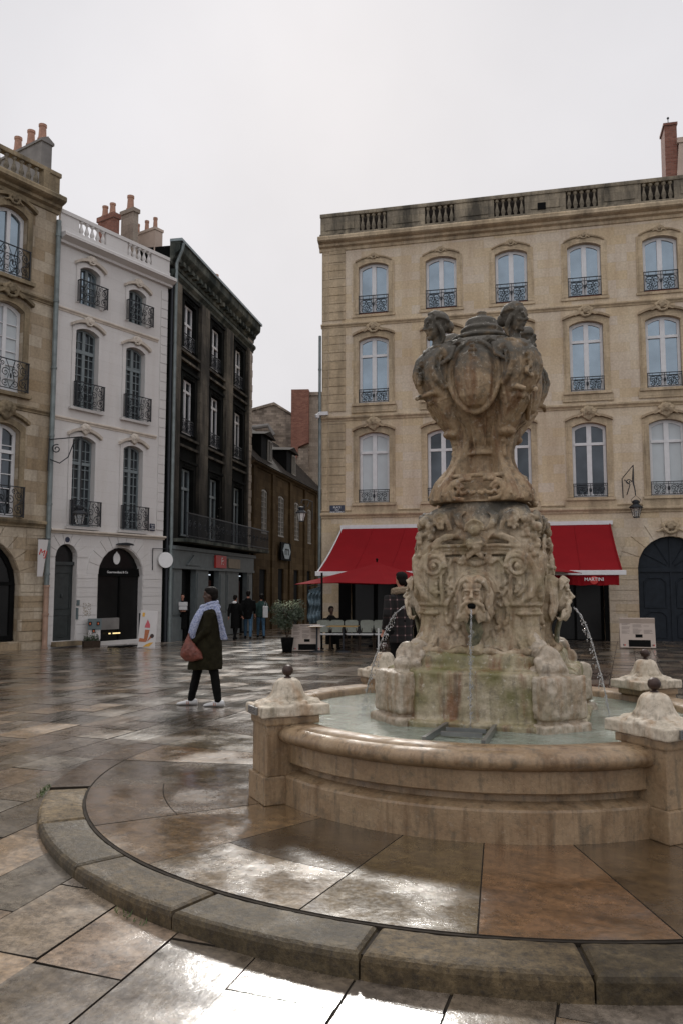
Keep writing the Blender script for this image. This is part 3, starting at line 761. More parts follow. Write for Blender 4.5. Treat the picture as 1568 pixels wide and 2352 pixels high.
for k, mt in enumerate(face_mats()):
    bm = bmesh.new(); loc = mt @ Matrix.Translation((.0, -.612, V(812))) @ Matrix.Rotation(R(-4), 4, 'X')
    face(bm, loc, 1.36, seed=k, hair=False)
    ell(bm, loc @ Vector((0, .115, .065)), (.150, .15, .135), loc.to_3x3().to_4x4(), 16, 10)
    for e_ in (-1, 1):
        for q_ in range(3): tube(bm, [loc @ Vector(p) for p in ((e_*(.090+.014*q_), .0+.02*q_, .09), (e_*(.110+.016*q_), .01+.02*q_, .03), (e_*(.098+.016*q_), .01+.02*q_, -.05), (e_*(.115+.014*q_), .03+.02*q_, -.12), (e_*(.085+.01*q_), .06, -.19))], [.012, .018, .018, .016, .008], 7)
    # crown of waved hair over the forehead
    for e_ in (-1, 1):
        for q_ in range(3):
            tube(bm, [loc @ Vector(p) for p in ((0, -.080+q_*.012, .112+q_*.020), (e_*.045, -.088+q_*.016, .140+q_*.014), (e_*.090, -.062+q_*.014, .118+q_*.012), (e_*.118, -.03, .055))], [.012, .018, .018, .009], 7)
    remesh('mascaron', bm, M['mask'], FT, .006, 1, .004, .03, .4)
    bm = bmesh.new(); ell(bm, loc @ Vector((0, -.088, -.066)), (.036, .022, .026), loc.to_3x3().to_4x4(), 16, 8)
    build('mouth_opening', bm, M['dark'], FT, smooth=True)
    bm = bmesh.new(); rw = []
    for i in range(13):
        t = i/12; wd_ = .030+.045*math.sin(PI*min(1, t*1.15))**.7*(1-.3*t)+.006*math.sin(i*2.1); yb = -.655+.10*t if t < .6 else -.595+.02*(t-.6)
        rw.append([mt @ Vector((wd_*math.cos(a)+.008*math.sin(i), yb-.022*math.sin(a), V(885+i*27))) for a in [2*PI*q/14 for q in range(14)]])
    ring_loft(bm, rw); build('mossy_streak', bm, M['moss'], FT, smooth=True)
# --- urn
bm = bmesh.new()
fu = [(2.32, .40), (2.36, .37), (2.45, .31), (2.55, .235), (2.62, .175), (2.70, .165), (2.735, .175), (2.755, .20), (2.79, .20), (2.81, .165), (2.88, .21), (2.98, .26), (3.09, .33), (3.25, .41), (3.43, .455), (3.58, .45), (3.68, .41), (3.75, .34), (3.78, .27)]
cu = [(2.32, .50), (2.36, .515), (2.47, .48), (2.56, .415), (2.66, .34), (2.74, .305), (2.82, .30), (2.9, .325), (3.02, .425), (3.12, .485), (3.16, .53), (3.20, .515), (3.25, .575), (3.34, .63), (3.46, .65), (3.58, .635), (3.64, .58), (3.70, .48), (3.76, .34), (3.78, .27)]
lobes(bm, fu, cu, 3.78, 2.32, 84, .13, wtab=[(2.32, .18), (2.45, .15), (2.6, .09), (2.75, .085), (2.9, .10), (3.1, .125), (3.3, .16), (3.5, .17), (3.78, .12)])
def U2(zx): return -.675+.05+.000862*zx
def V2(zy): return Z(4.17-.000919*zy)
for k, mt in enumerate(face_mats()):
    rk = random.Random(160+k)
    def T(pts, r, n=8): tube(bm, [mt @ Vector(p) for p in pts], r, n)
    def E_(c, r): ell(bm, mt @ Vector(c), r, mt.to_3x3().to_4x4(), 10, 7)
    # oval shield with rim and a husk drop
    E_((0, -.41, V2(850)), (.195, .115, .285))
    rim = [(.215*math.sin(a)*(1-.10*math.cos(a)), .30*-math.cos(a)) for a in [2*PI*i/36 for i in range(37)]]
    T([(x, -.40-.05*math.cos(x*4)+.06*abs(z/.3)**3*(1 if z < 0 else .3), V2(860)+z) for x, z in rim], .023, 7)
    for i, (zy, ww) in enumerate(((585, .024), (625, .034), (665, .026), (700, .040), (735, .030), (765, .034), (800, .020), (830, .014))):
        for s in (-1, 1): E_((s*ww*.5, -.50+.006*i*.3, V2(zy)), (ww*.6, .020, .022))
    for s in (-1, 1):
        sh = [(s*.225, -.42, V2(540)), (s*.275, -.46, V2(590)), (s*.33, -.515, V2(680)), (s*.34, -.535, V2(780)), (s*.305, -.515, V2(880)), (s*.255, -.455, V2(950)), (s*.225, -.43, V2(910))]
        T(sh, [.022, .028, .03, .03, .028, .026, .018])
        T([(x*.84, y+.02, z) for x, y, z in sh[1:6]], .014, 6); T([(s*.30, -.42, V2(985)), (s*.36, -.50, V2(1000)), (s*.43, -.50, V2(1030))], [.018, .024, .018])
        # wavy garland at the shoulder
        for i in range(8):
            E_((s*(.03+.03*i), -.43+.010*i*.6, V2(520+26*math.sin(i*1.7))), (.026, .026, .018))
        T([(0, -.425, V2(500)), (s*.07, -.43, V2(540)), (s*.14, -.425, V2(515)), (s*.20, -.41, V2(555)), (s*.26, -.39, V2(520))], .015, 6)
        # console ribs, neck scrolls
        T([(s*.32, -.36, V2(980)), (s*.28, -.33, V2(1100)), (s*.215, -.26, V2(1250)), (s*.185, -.20, V2(1400)), (s*.17, -.18, V2(1560)), (s*.185, -.20, V2(1660)), (s*.235, -.26, V2(1780)), (s*.30, -.33, V2(1900)), (s*.34, -.37, V2(2000))], [.022, .02, .018, .017, .016, .017, .019, .022, .02])
        T([(s*.36, -.30, V2(1010)), (s*.33, -.28, V2(1120)), (s*.275, -.23, V2(1260)), (s*.235, -.20, V2(1360))], [.018, .02, .018, .012])
        # drum fluting on the neck
        for xo in (.05, .11):
            T([(s*xo*1.5, -.36, V2(1190)), (s*xo*1.2, -.27, V2(1290)), (s*xo, -.215, V2(1400)), (s*xo*.9, -.19, V2(1480))], [.006, .012, .012, .008], 6)
        # foot scrolls round the slot
        T(spiral((s*.17, -.40, V2(1895)), .055, .012, 1.3, (0 if s < 0 else PI), 20, s=-s), .017, 7)
        T([(s*.05, -.36, V2(1800)), (s*.13, -.37, V2(1805)), (s*.20, -.39, V2(1830)), (s*.235, -.41, V2(1900)), (s*.19, -.43, V2(1985)), (s*.10, -.42, V2(2000))], .022, 7)
        for i in range(7):
            E_((s*(.02+.026*i), -.40, V2(1930+12*math.sin(i*2.2))), (.02, .024, .020))
        for i in range(10):
            E_((s*rk.uniform(.20, .235), -rk.uniform(.18, .22), V2(1380+i*26)), (.018, .02, rk.uniform(.014, .026)))
    # collar band at the waist of the neck
    T([(-.15, -.185, V2(1540)), (0, -.20, V2(1530)), (.15, -.185, V2(1540))], .018, 7)
    T([(-.24, -.34, V2(1770)), (0, -.36, V2(1765)), (.24, -.34, V2(1770))], .02, 7)
for q in range(4):       # corner consoles: horizontal break band and a scroll at the bottom
    mt = Matrix.Rotation(R(45+90*q), 4, 'Z')
    tube(bm, [mt @ Vector(p) for p in ((.46, -.13, V2(1030)), (.515, -.09, V2(1060)), (.535, -.04, V2(1048)), (.545, 0, V2(1066)), (.535, .04, V2(1048)), (.515, .09, V2(1060)), (.46, .13, V2(1030)))], [.012, .02, .024, .022, .024, .02, .012], 7)
    for t in (-.09, -.045, 0, .045, .09): tube(bm, [mt @ Vector(p) for p in ((.53, t, V2(1075)), (.475, t*.9, V2(1150)), (.40, t*.75, V2(1250)), (.345, t*.6, V2(1330)))], [.012, .017, .015, .008], 6)
    ell(bm, mt @ Vector((.335, 0, V2(1350))), (.075, .085, .045), mt.to_3x3().to_4x4())
    for s in (-1, 1):
        tube(bm, [mt @ Vector(p) for p in ((.55, s*.10, V2(660)), (.645, s*.08, V2(760)), (.64, s*.09, V2(880)), (.56, s*.10, V2(980)))], [.012, .014, .014, .012], 6)
        tube(bm, [mt @ Vector(p) for p in ((.50, s*.08, V2(1090)), (.43, s*.07, V2(1200)), (.36, s*.06, V2(1310)))], [.014, .014, .012], 6)
        tube(bm, [mt @ Vector(p) for p in ((.36, s*.07, V2(1700)), (.45, s*.09, V2(1820)), (.51, s*.10, V2(1960)))], [.012, .014, .014], 6)
    rk = random.Random(q)
    for i in range(8):
        ell(bm, mt @ Vector((.655, rk.uniform(-.03, .03), V2(700+i*28))), (.02, .03, .022))
urn = remesh('urn', bm, M['urn'], FT, .0072, 1, .008, .03, .4)
bm = bmesh.new()
lathe(bm, [(.30, 3.70), (.30, 3.755), (.285, 3.765), (.265, 3.768), (.262, 3.785), (.285, 3.80), (.275, 3.825), (.24, 3.835), (.20, 3.842), (.178, 3.87), (.185, 3.885), (.192, 3.905), (.175, 3.922), (.155, 3.93), (.148, 3.965), (.142, 3.99), (.125, 4.002), (.105, 4.012), (.075, 4.022), (.05, 4.035), (.046, 4.055), (.052, 4.07), (.04, 4.078)], 48, (0, 0, FZ))
remesh('urn_lid', bm, M['urn'], FT, .008, 1, .008, .04)
for q in range(4):       # busts growing out of the corner consoles
    mt = Matrix.Rotation(R(45+90*q), 4, 'Z') @ Matrix.Rotation(PI/2, 4, 'Z')   # local -y looks outwards
    bm = bmesh.new()
    tl = Matrix.Rotation(R((-8, 10, -14, 24)[q]), 4, 'Z') @ Matrix.Rotation(R(6), 4, 'X')
    hd = mt @ Matrix.Translation((0, -.500, Z(3.855))) @ tl
    face(bm, hd, 1.12, beard=False, hair=False, seed=q)
    # cap of combed hair with a rolled band and a knot behind
    def E_(c, r, m_=hd): ell(bm, m_ @ Vector(c), r, m_.to_3x3().to_4x4(), 12, 8)
    E_((0, .040, .065), (.098, .105, .090))
    for i in range(13):
        a = PI*i/12
        tube(bm, [hd @ Vector(p) for p in ((.088*math.cos(a), -.045+.03*abs(math.cos(a)), .070+.060*math.sin(a)), (.100*math.cos(a), .01, .075+.075*math.sin(a)), (.095*math.cos(a), .07, .06+.075*math.sin(a)), (.06*math.cos(a), .125, .04+.03*math.sin(a)))], [.012, .014, .014, .008], 6)
    E_((0, .135, .01), (.055, .045, .055))
    for s in (-1, 1): tube(bm, [hd @ Vector(p) for p in ((s*.082, .0, .03), (s*.09, .03, -.04), (s*.075, .05, -.10), (s*.06, .03, -.15))], [.018, .022, .02, .012], 7)
    tube(bm, [mt @ Vector(p) for p in ((0, -.47, Z(3.83)), (0, -.465, Z(3.74)), (0, -.45, Z(3.64)))], [.05, .052, .085], 12)
    ell(bm, mt @ Vector((0, -.50, Z(3.59))), (.15, .11, .11), mt.to_3x3().to_4x4(), 14, 9)
    for s in (-1, 1):
        ell(bm, mt @ Vector((s*.13, -.46, Z(3.60))), (.075, .085, .085), mt.to_3x3().to_4x4())
        ell(bm, mt @ Vector((s*.06, -.585, Z(3.55))), (.05, .04, .045), mt.to_3x3().to_4x4())
        tube(bm, [mt @ Vector(p) for p in ((s*.17, -.44, Z(3.68)), (s*.09, -.55, Z(3.665)), (0, -.60, Z(3.62)))], .017, 7)
        tube(bm, [mt @ Vector(p) for p in ((s*.19, -.42, Z(3.66)), (s*.20, -.47, Z(3.55)), (s*.14, -.58, Z(3.47)))], [.02, .022, .015], 7)
    remesh('bust', bm, M['urn'], FT, .0075, 1, .006, .035, .4)

# --- water in the basin and the jets
m = Mat('milky_basin_water'); g = m.nt.nodes.new('ShaderNodeNewGeometry'); P = g.outputs['Position']
dx = m.n('VectorMath', _operation='DISTANCE', i0=P, i1=(CX-.45, CY-.9, .52)).outputs['Value']
w1 = m.noise(9, 4, P, .6); w2 = m.noise(34, 3, P, .6)
h = m.math('ADD', m.math('MULTIPLY', w1, .8), m.math('MULTIPLY', w2, .35))
m.bump(h, .9, .05)
m.set(m.b.inputs['Base Color'], m.mix(m.rng(m.noise(2.2, 5, P), .35, .65), (.17, .20, .155, 1), (.30, .33, .28, 1)))
M['water'] = m.fin(None, .07, IOR=1.33, Specular_IOR_Level=.6)
bm = bmesh.new(); lathe(bm, [(1.715, .50), (1.715, .518), (.01, .518)], 96, (CX, CY, 0))
tag(build('water', bm, M['water']), kind='structure')
def jet(k, reach, label, drop, r0=.010):
    o_ = Matrix.Translation((CX, CY, 0)) @ Matrix.Rotation(TH + k*PI/2, 4, 'Z')
    bm = bmesh.new(); rk = random.Random(90+k)
    z0 = 2.35-.001025*895; pts = []; rad = []
    n = 30
    for i in range(n+1):
        t = i/n; y = -.735 - reach*t; z = z0 - (z0-.52)*(drop*t + (1-drop)*t*t)
        pts.append(o_ @ Vector((rk.uniform(-.004, .004), y, z))); rad.append(r0*(1.25-.8*t)*rk.uniform(.45, 1.35))
    for q in range(4):
        ph = rk.random()*6; am = (.2 if q else 0)*r0*4
        tube(bm, [p + (o_.to_3x3() @ Vector((am*math.sin(i*.9+ph), am*.6*math.cos(i*.7+ph), -abs(am)*.9*math.sin(i*.55+ph)))) for i, p in enumerate(pts)], [x*(.55 if q == 0 else .30)*(1 if q == 0 else max(.25, math.sin(i*.8+ph)+.2)) for i, x in enumerate(rad)], 6)
    for i in range(120):
        t = rk.uniform(.15, 1)**.8; y = -.735 - reach*t*rk.uniform(.85, 1.03); z = z0-(z0-.52)*(drop*t+(1-drop)*t*t) - rk.uniform(-.02, .06)*(1+t)
        ell(bm, o_ @ Vector((rk.gauss(0, .012), y, max(z, .52))), (rk.uniform(.003, .006),)*2+(rk.uniform(.004, .010),), None, 6, 4)
    for i in range(10):
        a = rk.random()*6.28; rr = rk.uniform(.01, .06)
        ell(bm, o_ @ Vector((rr*math.cos(a), -.735-reach+rr*math.sin(a), .52+rk.uniform(0, .03))), .005, None, 6, 4)
    return tag(build('water_jet', bm, M['jet'], smooth=True), label, 'water jet', 'water jets spouting from the masks')
jet(0, .11, 'thin water jet falling straight from the front mask mouth', .35, .009)
jet(3, .40, 'water jet arching left behind the fountain towards the plaid coat', .18, .014)
jet(1, .27, 'water jet arching from the right hand mask to the basin', .18, .014)
# --- metal frame lying in the water by the plinth
G = empty('metal_grate', (CX, CY, .53), TH, 'small dark metal frame with two rungs in the basin water', 'metal frame')
bm = bmesh.new()
for s in (-1, 1):
    box(bm, s*.155-.014, s*.155+.014, -1.50, -.80, -.01, .035, Matrix.Rotation(R(2*s), 4, 'Z'))
build('side_rail', bm, M['metal'], G)
for yy in (-1.02, -1.2):
    bm = bmesh.new(); box(bm, -.15, .15, yy-.012, yy+.012, .0, .03); build('rung', bm, M['metal'], G)
bm = bmesh.new(); box(bm, -.14, .14, -1.01, -.90, .004, .010); build('dark_opening', bm, M['dark'], G)

# ================================================================ buildings
def arch_pts(x0, x1, z1, rise, n=10):
    """opening head from left springing to right springing"""
    w_ = (x1-x0)/2; cx_ = (x0+x1)/2
    if rise < .01: return [(x0, z1), (x1, z1)]
    r_ = (w_*w_+rise*rise)/(2*rise); zc = z1-r_; a = math.asin(min(1, w_/r_))
    return [(cx_+r_*math.sin(-a+2*a*i/n), zc+r_*math.cos(-a+2*a*i/n)) for i in range(n+1)]
def outline(x0, x1, z0, z1, rise, n=10):
    return [(x0, z0)] + arch_pts(x0, x1, z1, rise, n) + [(x1, z0)]
def wall_band(bm, xa, xb, za, zb, ops, dep=.28, y=0):
    def q(*p): bm.faces.new([bm.verts.new((a, y_, b)) for a, y_, b in p])
    x = xa
    for (x0, x1, z0, z1, rise) in sorted(ops):
        if x0 > x: q((x, y, za), (x0, y, za), (x0, y, zb), (x, y, zb))
        if z0 > za+.001: q((x0, y, za), (x1, y, za), (x1, y, z0), (x0, y, z0))
        ar = arch_pts(x0, x1, z1, rise)
        for a, b in zip(ar, ar[1:]): q((a[0], y, a[1]), (b[0], y, b[1]), (b[0], y, zb), (a[0], y, zb))
        ol = outline(x0, x1, z0, z1, rise); ol.append(ol[0])
        for a, b in zip(ol, ol[1:]): q((a[0], y, a[1]), (a[0], y+dep, a[1]), (b[0], y+dep, b[1]), (b[0], y, b[1]))
        x = x1
    if x < xb: q((x, y, za), (xb, y, za), (xb, y, zb), (x, y, zb))
def strip(bm, x0, x1, z0, z1, rise, wd, y0, y1, foot=True):
    """architrave following an opening's outline: between the outline and the outline grown by wd"""
    a = outline(x0, x1, z0, z1, rise); b = outline(x0-wd, x1+wd, z0, z1+wd, rise+.02 if rise else 0)
    L = []
    for (pa, pb) in zip(a, b):
        L.append([(pa[0], y1, pa[1]), (pa[0], y0, pa[1]), (pb[0], y0, pb[1]), (pb[0], y1, pb[1])])
    ring_loft(bm, L)
def hood(bm, x0, x1, z1, rise, wd, y0, th):
    b = arch_pts(x0-wd, x1+wd, z1+.02, rise+.05); L = []
    for p in b: L.append([(p[0], .0, p[1]), (p[0], y0, p[1]), (p[0], y0-.02, p[1]+th), (p[0], .0, p[1]+th)])
    ring_loft(bm, L)
def railing(w_, h_, seed=0, dep=.0, style=0):
    bm = bmesh.new(); r = .014
    box(bm, -w_/2-.02, w_/2+.02, -.02, .02, h_-.025, h_)
    box(bm, -w_/2, w_/2, -.012, .012, .03, .05)
    for s in (-1, 1): box(bm, s*w_/2-.014, s*w_/2+.014, -.014, .014, 0, h_)
    def sc_(cx_, cz_, rr, s, a0, tr=1.5):
        tube(bm, spiral((cx_, 0, cz_), rr, rr*.15, tr, a0, 18, s=s), r*.85, 4)
    if style == 0:     # two scrolled panels about a central bar
        box(bm, -.012, .012, -.012, .012, .04, h_); box(bm, -w_/2, w_/2, -.01, .01, h_*.80, h_*.80+.018)
        for s in (-1, 1):
            c = s*w_*.25
            sc_(c-.10*w_, h_*.55, h_*.22, 1, 0); sc_(c+.10*w_, h_*.55, h_*.22, -1, PI)
            sc_(c-.10*w_, h_*.22, h_*.15, -1, PI/2); sc_(c+.10*w_, h_*.22, h_*.15, 1, PI/2)
            tube(bm, [(c, 0, .05), (c-.03, 0, h_*.3), (c+.03, 0, h_*.55), (c, 0, h_*.8)], r*.7, 4)
            for t in (-.22, -.12, .12, .22): box(bm, c+t*w_*.9-.006, c+t*w_*.9+.006, -.006, .006, h_*.80, h_)
        ell(bm, (0, -.02, h_*.5), (.05, .02, .09), None, 6, 4)
    else:              # dense bellied scrollwork
        for s in (-1, 1):
            for i, (fx, fz, fr, tr) in enumerate(((.36, .70, .17, 1.6), (.36, .26, .17, 1.5), (.13, .55, .15, 1.4), (.14, .22, .12, 1.3), (.22, .84, .08, 1.2), (.43, .48, .08, 1.2))):
                sc_(s*fx*w_, fz*h_, fr*h_, s if i % 2 else -s, (i*1.3 if s > 0 else PI-i*1.3), tr)
            tube(bm, [(s*.47*w_, 0, .05), (s*.30*w_, -.03, h_*.35), (s*.42*w_, -.04, h_*.6), (s*.25*w_, 0, h_*.95)], r*.85, 4)
            tube(bm, [(0, 0, .05), (s*.10*w_, -.03, h_*.3), (s*.03*w_, -.04, h_*.62), (s*.12*w_, 0, h_*.97)], r*.85, 4)
        ell(bm, (0, -.03, h_*.45), (.035, .02, .08), None, 6, 4)
    return bm
def rail_full(parent, x, z, w_, h_, dep=.0, style=0, name='balcony_railing'):
    bm = railing(w_, h_, 0, dep, style)
    if dep:      # returns to the wall
        for s in (-1, 1):
            box(bm, s*w_/2-.012, s*w_/2+.012, 0, dep, h_-.025, h_); box(bm, s*w_/2-.01, s*w_/2+.01, 0, dep, .03, .05)
            for k in range(1, 4): box(bm, s*w_/2-.007, s*w_/2+.007, dep*k/4-.007, dep*k/4+.007, .04, h_-.02)
    o = build(name, bm, M['iron'], parent); o.location = (x, -dep, z); return o
def window(parent, x0, x1, z0, z1, rise, y, frame_m, pane_m, transom=None, cols=1, rows=0, fw=.07, mull=.05, blind=False):
    """casement window: frame ring + mullion + glazing bars, and one pane sheet as its child"""
    bm = bmesh.new(); strip_in = outline(x0, x1, z0, z1, rise)
    a = outline(x0, x1, z0, z1, rise); b = outline(x0+fw, x1-fw, z0+fw, z1-fw, rise)
    L = [[(p[0], y+.06, p[1]), (p[0], y, p[1]), (q_[0], y, q_[1]), (q_[0], y+.06, q_[1])] for p, q_ in zip(a, b)]
    L.append(L[0]); ring_loft(bm, L, cap=False)
    cx_ = (x0+x1)/2; zt = z1-rise
    box(bm, cx_-mull, cx_+mull, y-.012, y+.05, z0+fw*.5, z1-fw*.3)
    if transom: box(bm, x0+fw*.5, x1-fw*.5, y-.02, y+.045, transom-.05, transom+.05)
    for c_ in range(1, cols):
        for (l, r_) in ((x0+fw, cx_-mull), (cx_+mull, x1-fw)):
            xx_ = l+(r_-l)*c_/cols; box(bm, xx_-.013, xx_+.013, y+.004, y+.04, z0+fw*.5, zt)
    for r_ in range(1, rows):
        zz = z0+(zt-z0)*r_/rows; box(bm, x0+fw*.5, x1-fw*.5, y+.006, y+.038, zz-.013, zz+.013)
    box(bm, x0-.0, x1+.0, y-.03, y+.06, z0-.0, z0+.05)
    o = build('window', bm, frame_m, parent)
    bm = bmesh.new(); ol = outline(x0+.02, x1-.02, z0+.03, z1-.02, rise)
    ring_loft(bm, [[(p[0], y+.045, p[1]) for p in ol], [(p[0], y+.058, p[1]) for p in ol]])
    build('pane', bm, pane_m, o)
    return o
_key = {}
def keystone(parent, x, z, s, mat, kind='mask', y=0):
    if (kind, mat.name) not in _key:
        bm = bmesh.new(); rk = random.Random(5)
        if kind == 'mask':
            for i in range(26):
                a = 2*PI*i/26; ell(bm, (.20*math.cos(a)*rk.uniform(.85, 1.1), -.05, .20*math.sin(a)*rk.uniform(.85, 1.1)), (.05, .06, .05), None, 7, 5)
            face(bm, Matrix.Translation((0, -.10, .02)), 1.2, beard=False, seed=2)
            ell(bm, (0, -.02, -.06), (.15, .10, .24))
        else:
            for i in range(22):
                a = 2*PI*i/22; ell(bm, (.19*math.cos(a)*rk.uniform(.85, 1.15), -.06, .17*math.sin(a)*rk.uniform(.85, 1.15)), (.05, .06, .05), None, 7, 5)
            ell(bm, (0, -.04, 0), (.11, .09, .10))
            tube(bm, spiral((0, -.10, 0), .11, .03, 1., 0, 14), .03, 6)
        for s_ in (-1, 1):
            tube(bm, [(s_*.12, -.04, -.10), (s_*.25, -.05, -.08), (s_*.36, -.04, -.14), (s_*.44, -.03, -.12)], [.05, .045, .035, .015], 6)
            tube(bm, [(s_*.10, -.05, .06), (s_*.24, -.06, .10), (s_*.30, -.05, .02)], [.04, .035, .015], 6)
        ref = remesh('keystone', bm, mat, parent, .022, 1, .02, .08)
        _key[(kind, mat.name)] = ref.data; o = ref
    else:
        o = bpy.data.objects.new('keystone', _key[(kind, mat.name)]); C.objects.link(o); o.parent = parent
    o.location = (x, y, z); o.scale = (s, s, s); return o
def moulding(parent, x0, x1, z, h, out_, mat, name='string_course', prof=None, y=0, wrap=0):
    prof = prof or [(0, 0), (.35, .06), (.4, .3), (.85, .55), (1, .62), (1, .9), (.9, 1), (0, 1)]
    bm = bmesh.new()
    ring_loft(bm, [[(x, y-out_*a if a else y+.02, z+h*b) for a, b in prof] for x in (x0, x1)])
    return build(name, bm, mat, parent)
_bal = {}
def baluster(parent, x, z, h, mat, r=.07, y=0):
    k_ = (mat.name, round(h, 2), r)
    if k_ not in _bal:
        bm = bmesh.new()
        lathe(bm, [(r*1.0, 0), (r*1.0, .08*h), (r*.55, .13*h), (r*.95, .26*h), (r*1.05, .34*h), (r*.8, .48*h), (r*.45, .66*h), (r*.40, .80*h), (r*.6, .86*h), (r*.95, .90*h), (r*.95, h)], 10)
        o = build('baluster', bm, mat, parent, smooth=True); _bal[k_] = o.data
    else:
        o = bpy.data.objects.new('baluster', _bal[k_]); C.objects.link(o); o.parent = parent
    o.location = (x, y, z)
def voussoirs(bm, x0, x1, zs, proud, n=9, far=.55, gap=.012, top=None):
    cx_ = (x0+x1)/2; r = (x1-x0)/2; z0 = zs
    for i in range(n):
        a0 = PI-PI*i/n-gap/r; a1 = PI-PI*(i+1)/n+gap/r
        def pt(a, rr):
            x, z = cx_+rr*math.cos(a), z0+rr*math.sin(a)
            return x, (min(z, top) if top else z)
        ins = [pt(a0+(a1-a0)*k/4, r) for k in range(5)]; outs = [pt(a1+(a0-a1)*k/4, r+far) for k in range(5)]
        ring_loft(bm, [[(x, y_, z) for x, z in ins+outs] for y_ in (.0, -proud)])
def rows_of_blocks(bm, x0, x1, z0, z1, rh, proud, gap=.014, bl=None):
    z = z0
    while z < z1-.08:
        zz = min(z+rh, z1); x = x0
        if bl and x1-x0 > bl*1.3: cuts = [x0, x0+(x1-x0)*(.45 if int(z/rh) % 2 else .6), x1]
        else: cuts = [x0, x1]
        for a, b in zip(cuts, cuts[1:]):
            box(bm, a+(gap*.2 if a > x0 else 0), b-(gap*.2 if b < x1 else 0), -proud, .0, z+gap, zz-gap*.3)
        z = zz
def downpipe(name, x, y, z0, z1, r, parent, mat, base=None):
    bm = bmesh.new(); tube(bm, [(x, y, z0+(1.9 if base else 0)), (x, y, z1)], r, 10)
    z = z0+2.2
    while z < z1: lathe(bm, [(r*1.25, 0), (r*1.25, .06)], 10, (x, y, z)); z += 2.1
    o = build(name, bm, mat, parent)
    if base:
        bm = bmesh.new(); tube(bm, [(x, y, z0), (x, y, z0+1.9)], r*1.05, 10)
        for q in (.0, 1.0, 1.84): lathe(bm, [(r*1.35, 0), (r*1.35, .06)], 10, (x, y, z0+q))
        build('pipe_base', bm, base, o)
    return o
def chimney_pot(bm, x, y, z, r=.11, h=.42, hat=False):
    lathe(bm, [(r*1.2, 0), (r*1.2, .05), (r, .07), (r*.85, h*.8), (r*1.0, h*.85), (r*1.0, h), (r*.75, h), (r*.7, h*.9)], 12, (x, y, z))

# ---------- honey coloured building on the right
dRB = Vector((.9729, -.23123)); aRB = math.atan2(dRB.y, dRB.x)
RB = empty('corner_building', (-.773, 31.408, 0), aRB, 'honey coloured stone building with balustrade roof and red cafe awning', 'building')
RX0, RX1 = 0, 21.0; base = -.6
cols = [(1.49+2.665*i, 2.69+2.665*i) for i in range(7)]
ops3 = [(a, b, 12.38, 14.45, .16) for a, b in cols]
ops2 = [(a, b, 8.80, 11.45, .16) for a, b in cols]
ops1 = [(a, b, 4.88, 7.63, .16) for a, b in cols]
portal = (11.62, 13.86, -.45, 3.42, 1.12)
cafe = [(1.15, 2.95, -.4, 3.0, .0), (3.55, 5.35, -.4, 3.0, .0), (6.05, 7.85, -.4, 3.0, .0), (8.45, 10.45, -.4, 3.0, .0)]
bm = bmesh.new()
wall_band(bm, RX0, RX1, base, 4.30, cafe+[portal, (15.2, 17.2, -.4, 3.2, 1.0)], .35)
wall_band(bm, RX0, RX1, 4.30, 8.20, ops1); wall_band(bm, RX0, RX1, 8.20, 11.95, ops2); wall_band(bm, RX0, RX1, 11.95, 15.2, ops3)
def q4(bm, *p): bm.faces.new([bm.verts.new(v) for v in p])
q4(bm, (RX0, 0, base), (RX0, 9, base), (RX0, 9, 15.2), (RX0, 0, 15.2)); q4(bm, (RX1, 0, base), (RX1, 9, base), (RX1, 9, 15.2), (RX1, 0, 15.2))
q4(bm, (RX0, 9, base), (RX1, 9, base), (RX1, 9, 15.2), (RX0, 9, 15.2)); q4(bm, (RX0, 0, 15.2), (RX1, 0, 15.2), (RX1, 9, 15.2), (RX0, 9, 15.2))
build('wall', bm, M['rb'], RB)
for z0, z1 in ((4.6, 8.1), (8.5, 11.9), (12.2, 15.1)):      # quoin strip at the corner
    bm = bmesh.new(); rows_of_blocks(bm, .30, .95, z0, z1, .34, .035, .022); build('quoins', bm, M['rbt'], RB)
    bm = bmesh.new(); rows_of_blocks(bm, .02, .26, z0, z1, .34, .02, .01); build('quoins', bm, M['rbt'], RB)
for z, h_, o_ in ((4.28, .22, .12), (8.12, .20, .10), (11.90, .17, .08)):
    moulding(RB, -.03, RX1, z, h_, o_, M['rbt'])
moulding(RB, -.06, RX1, 4.52, .10, .05, M['rbt'])
moulding(RB, -.10, RX1, 15.05, .55, .38, M['rbt'], 'cornice', [(0, 0), (.12, .05), (.16, .25), (.45, .35), (.5, .5), (.85, .6), (1, .68), (1, .92), (.92, 1), (0, 1)])
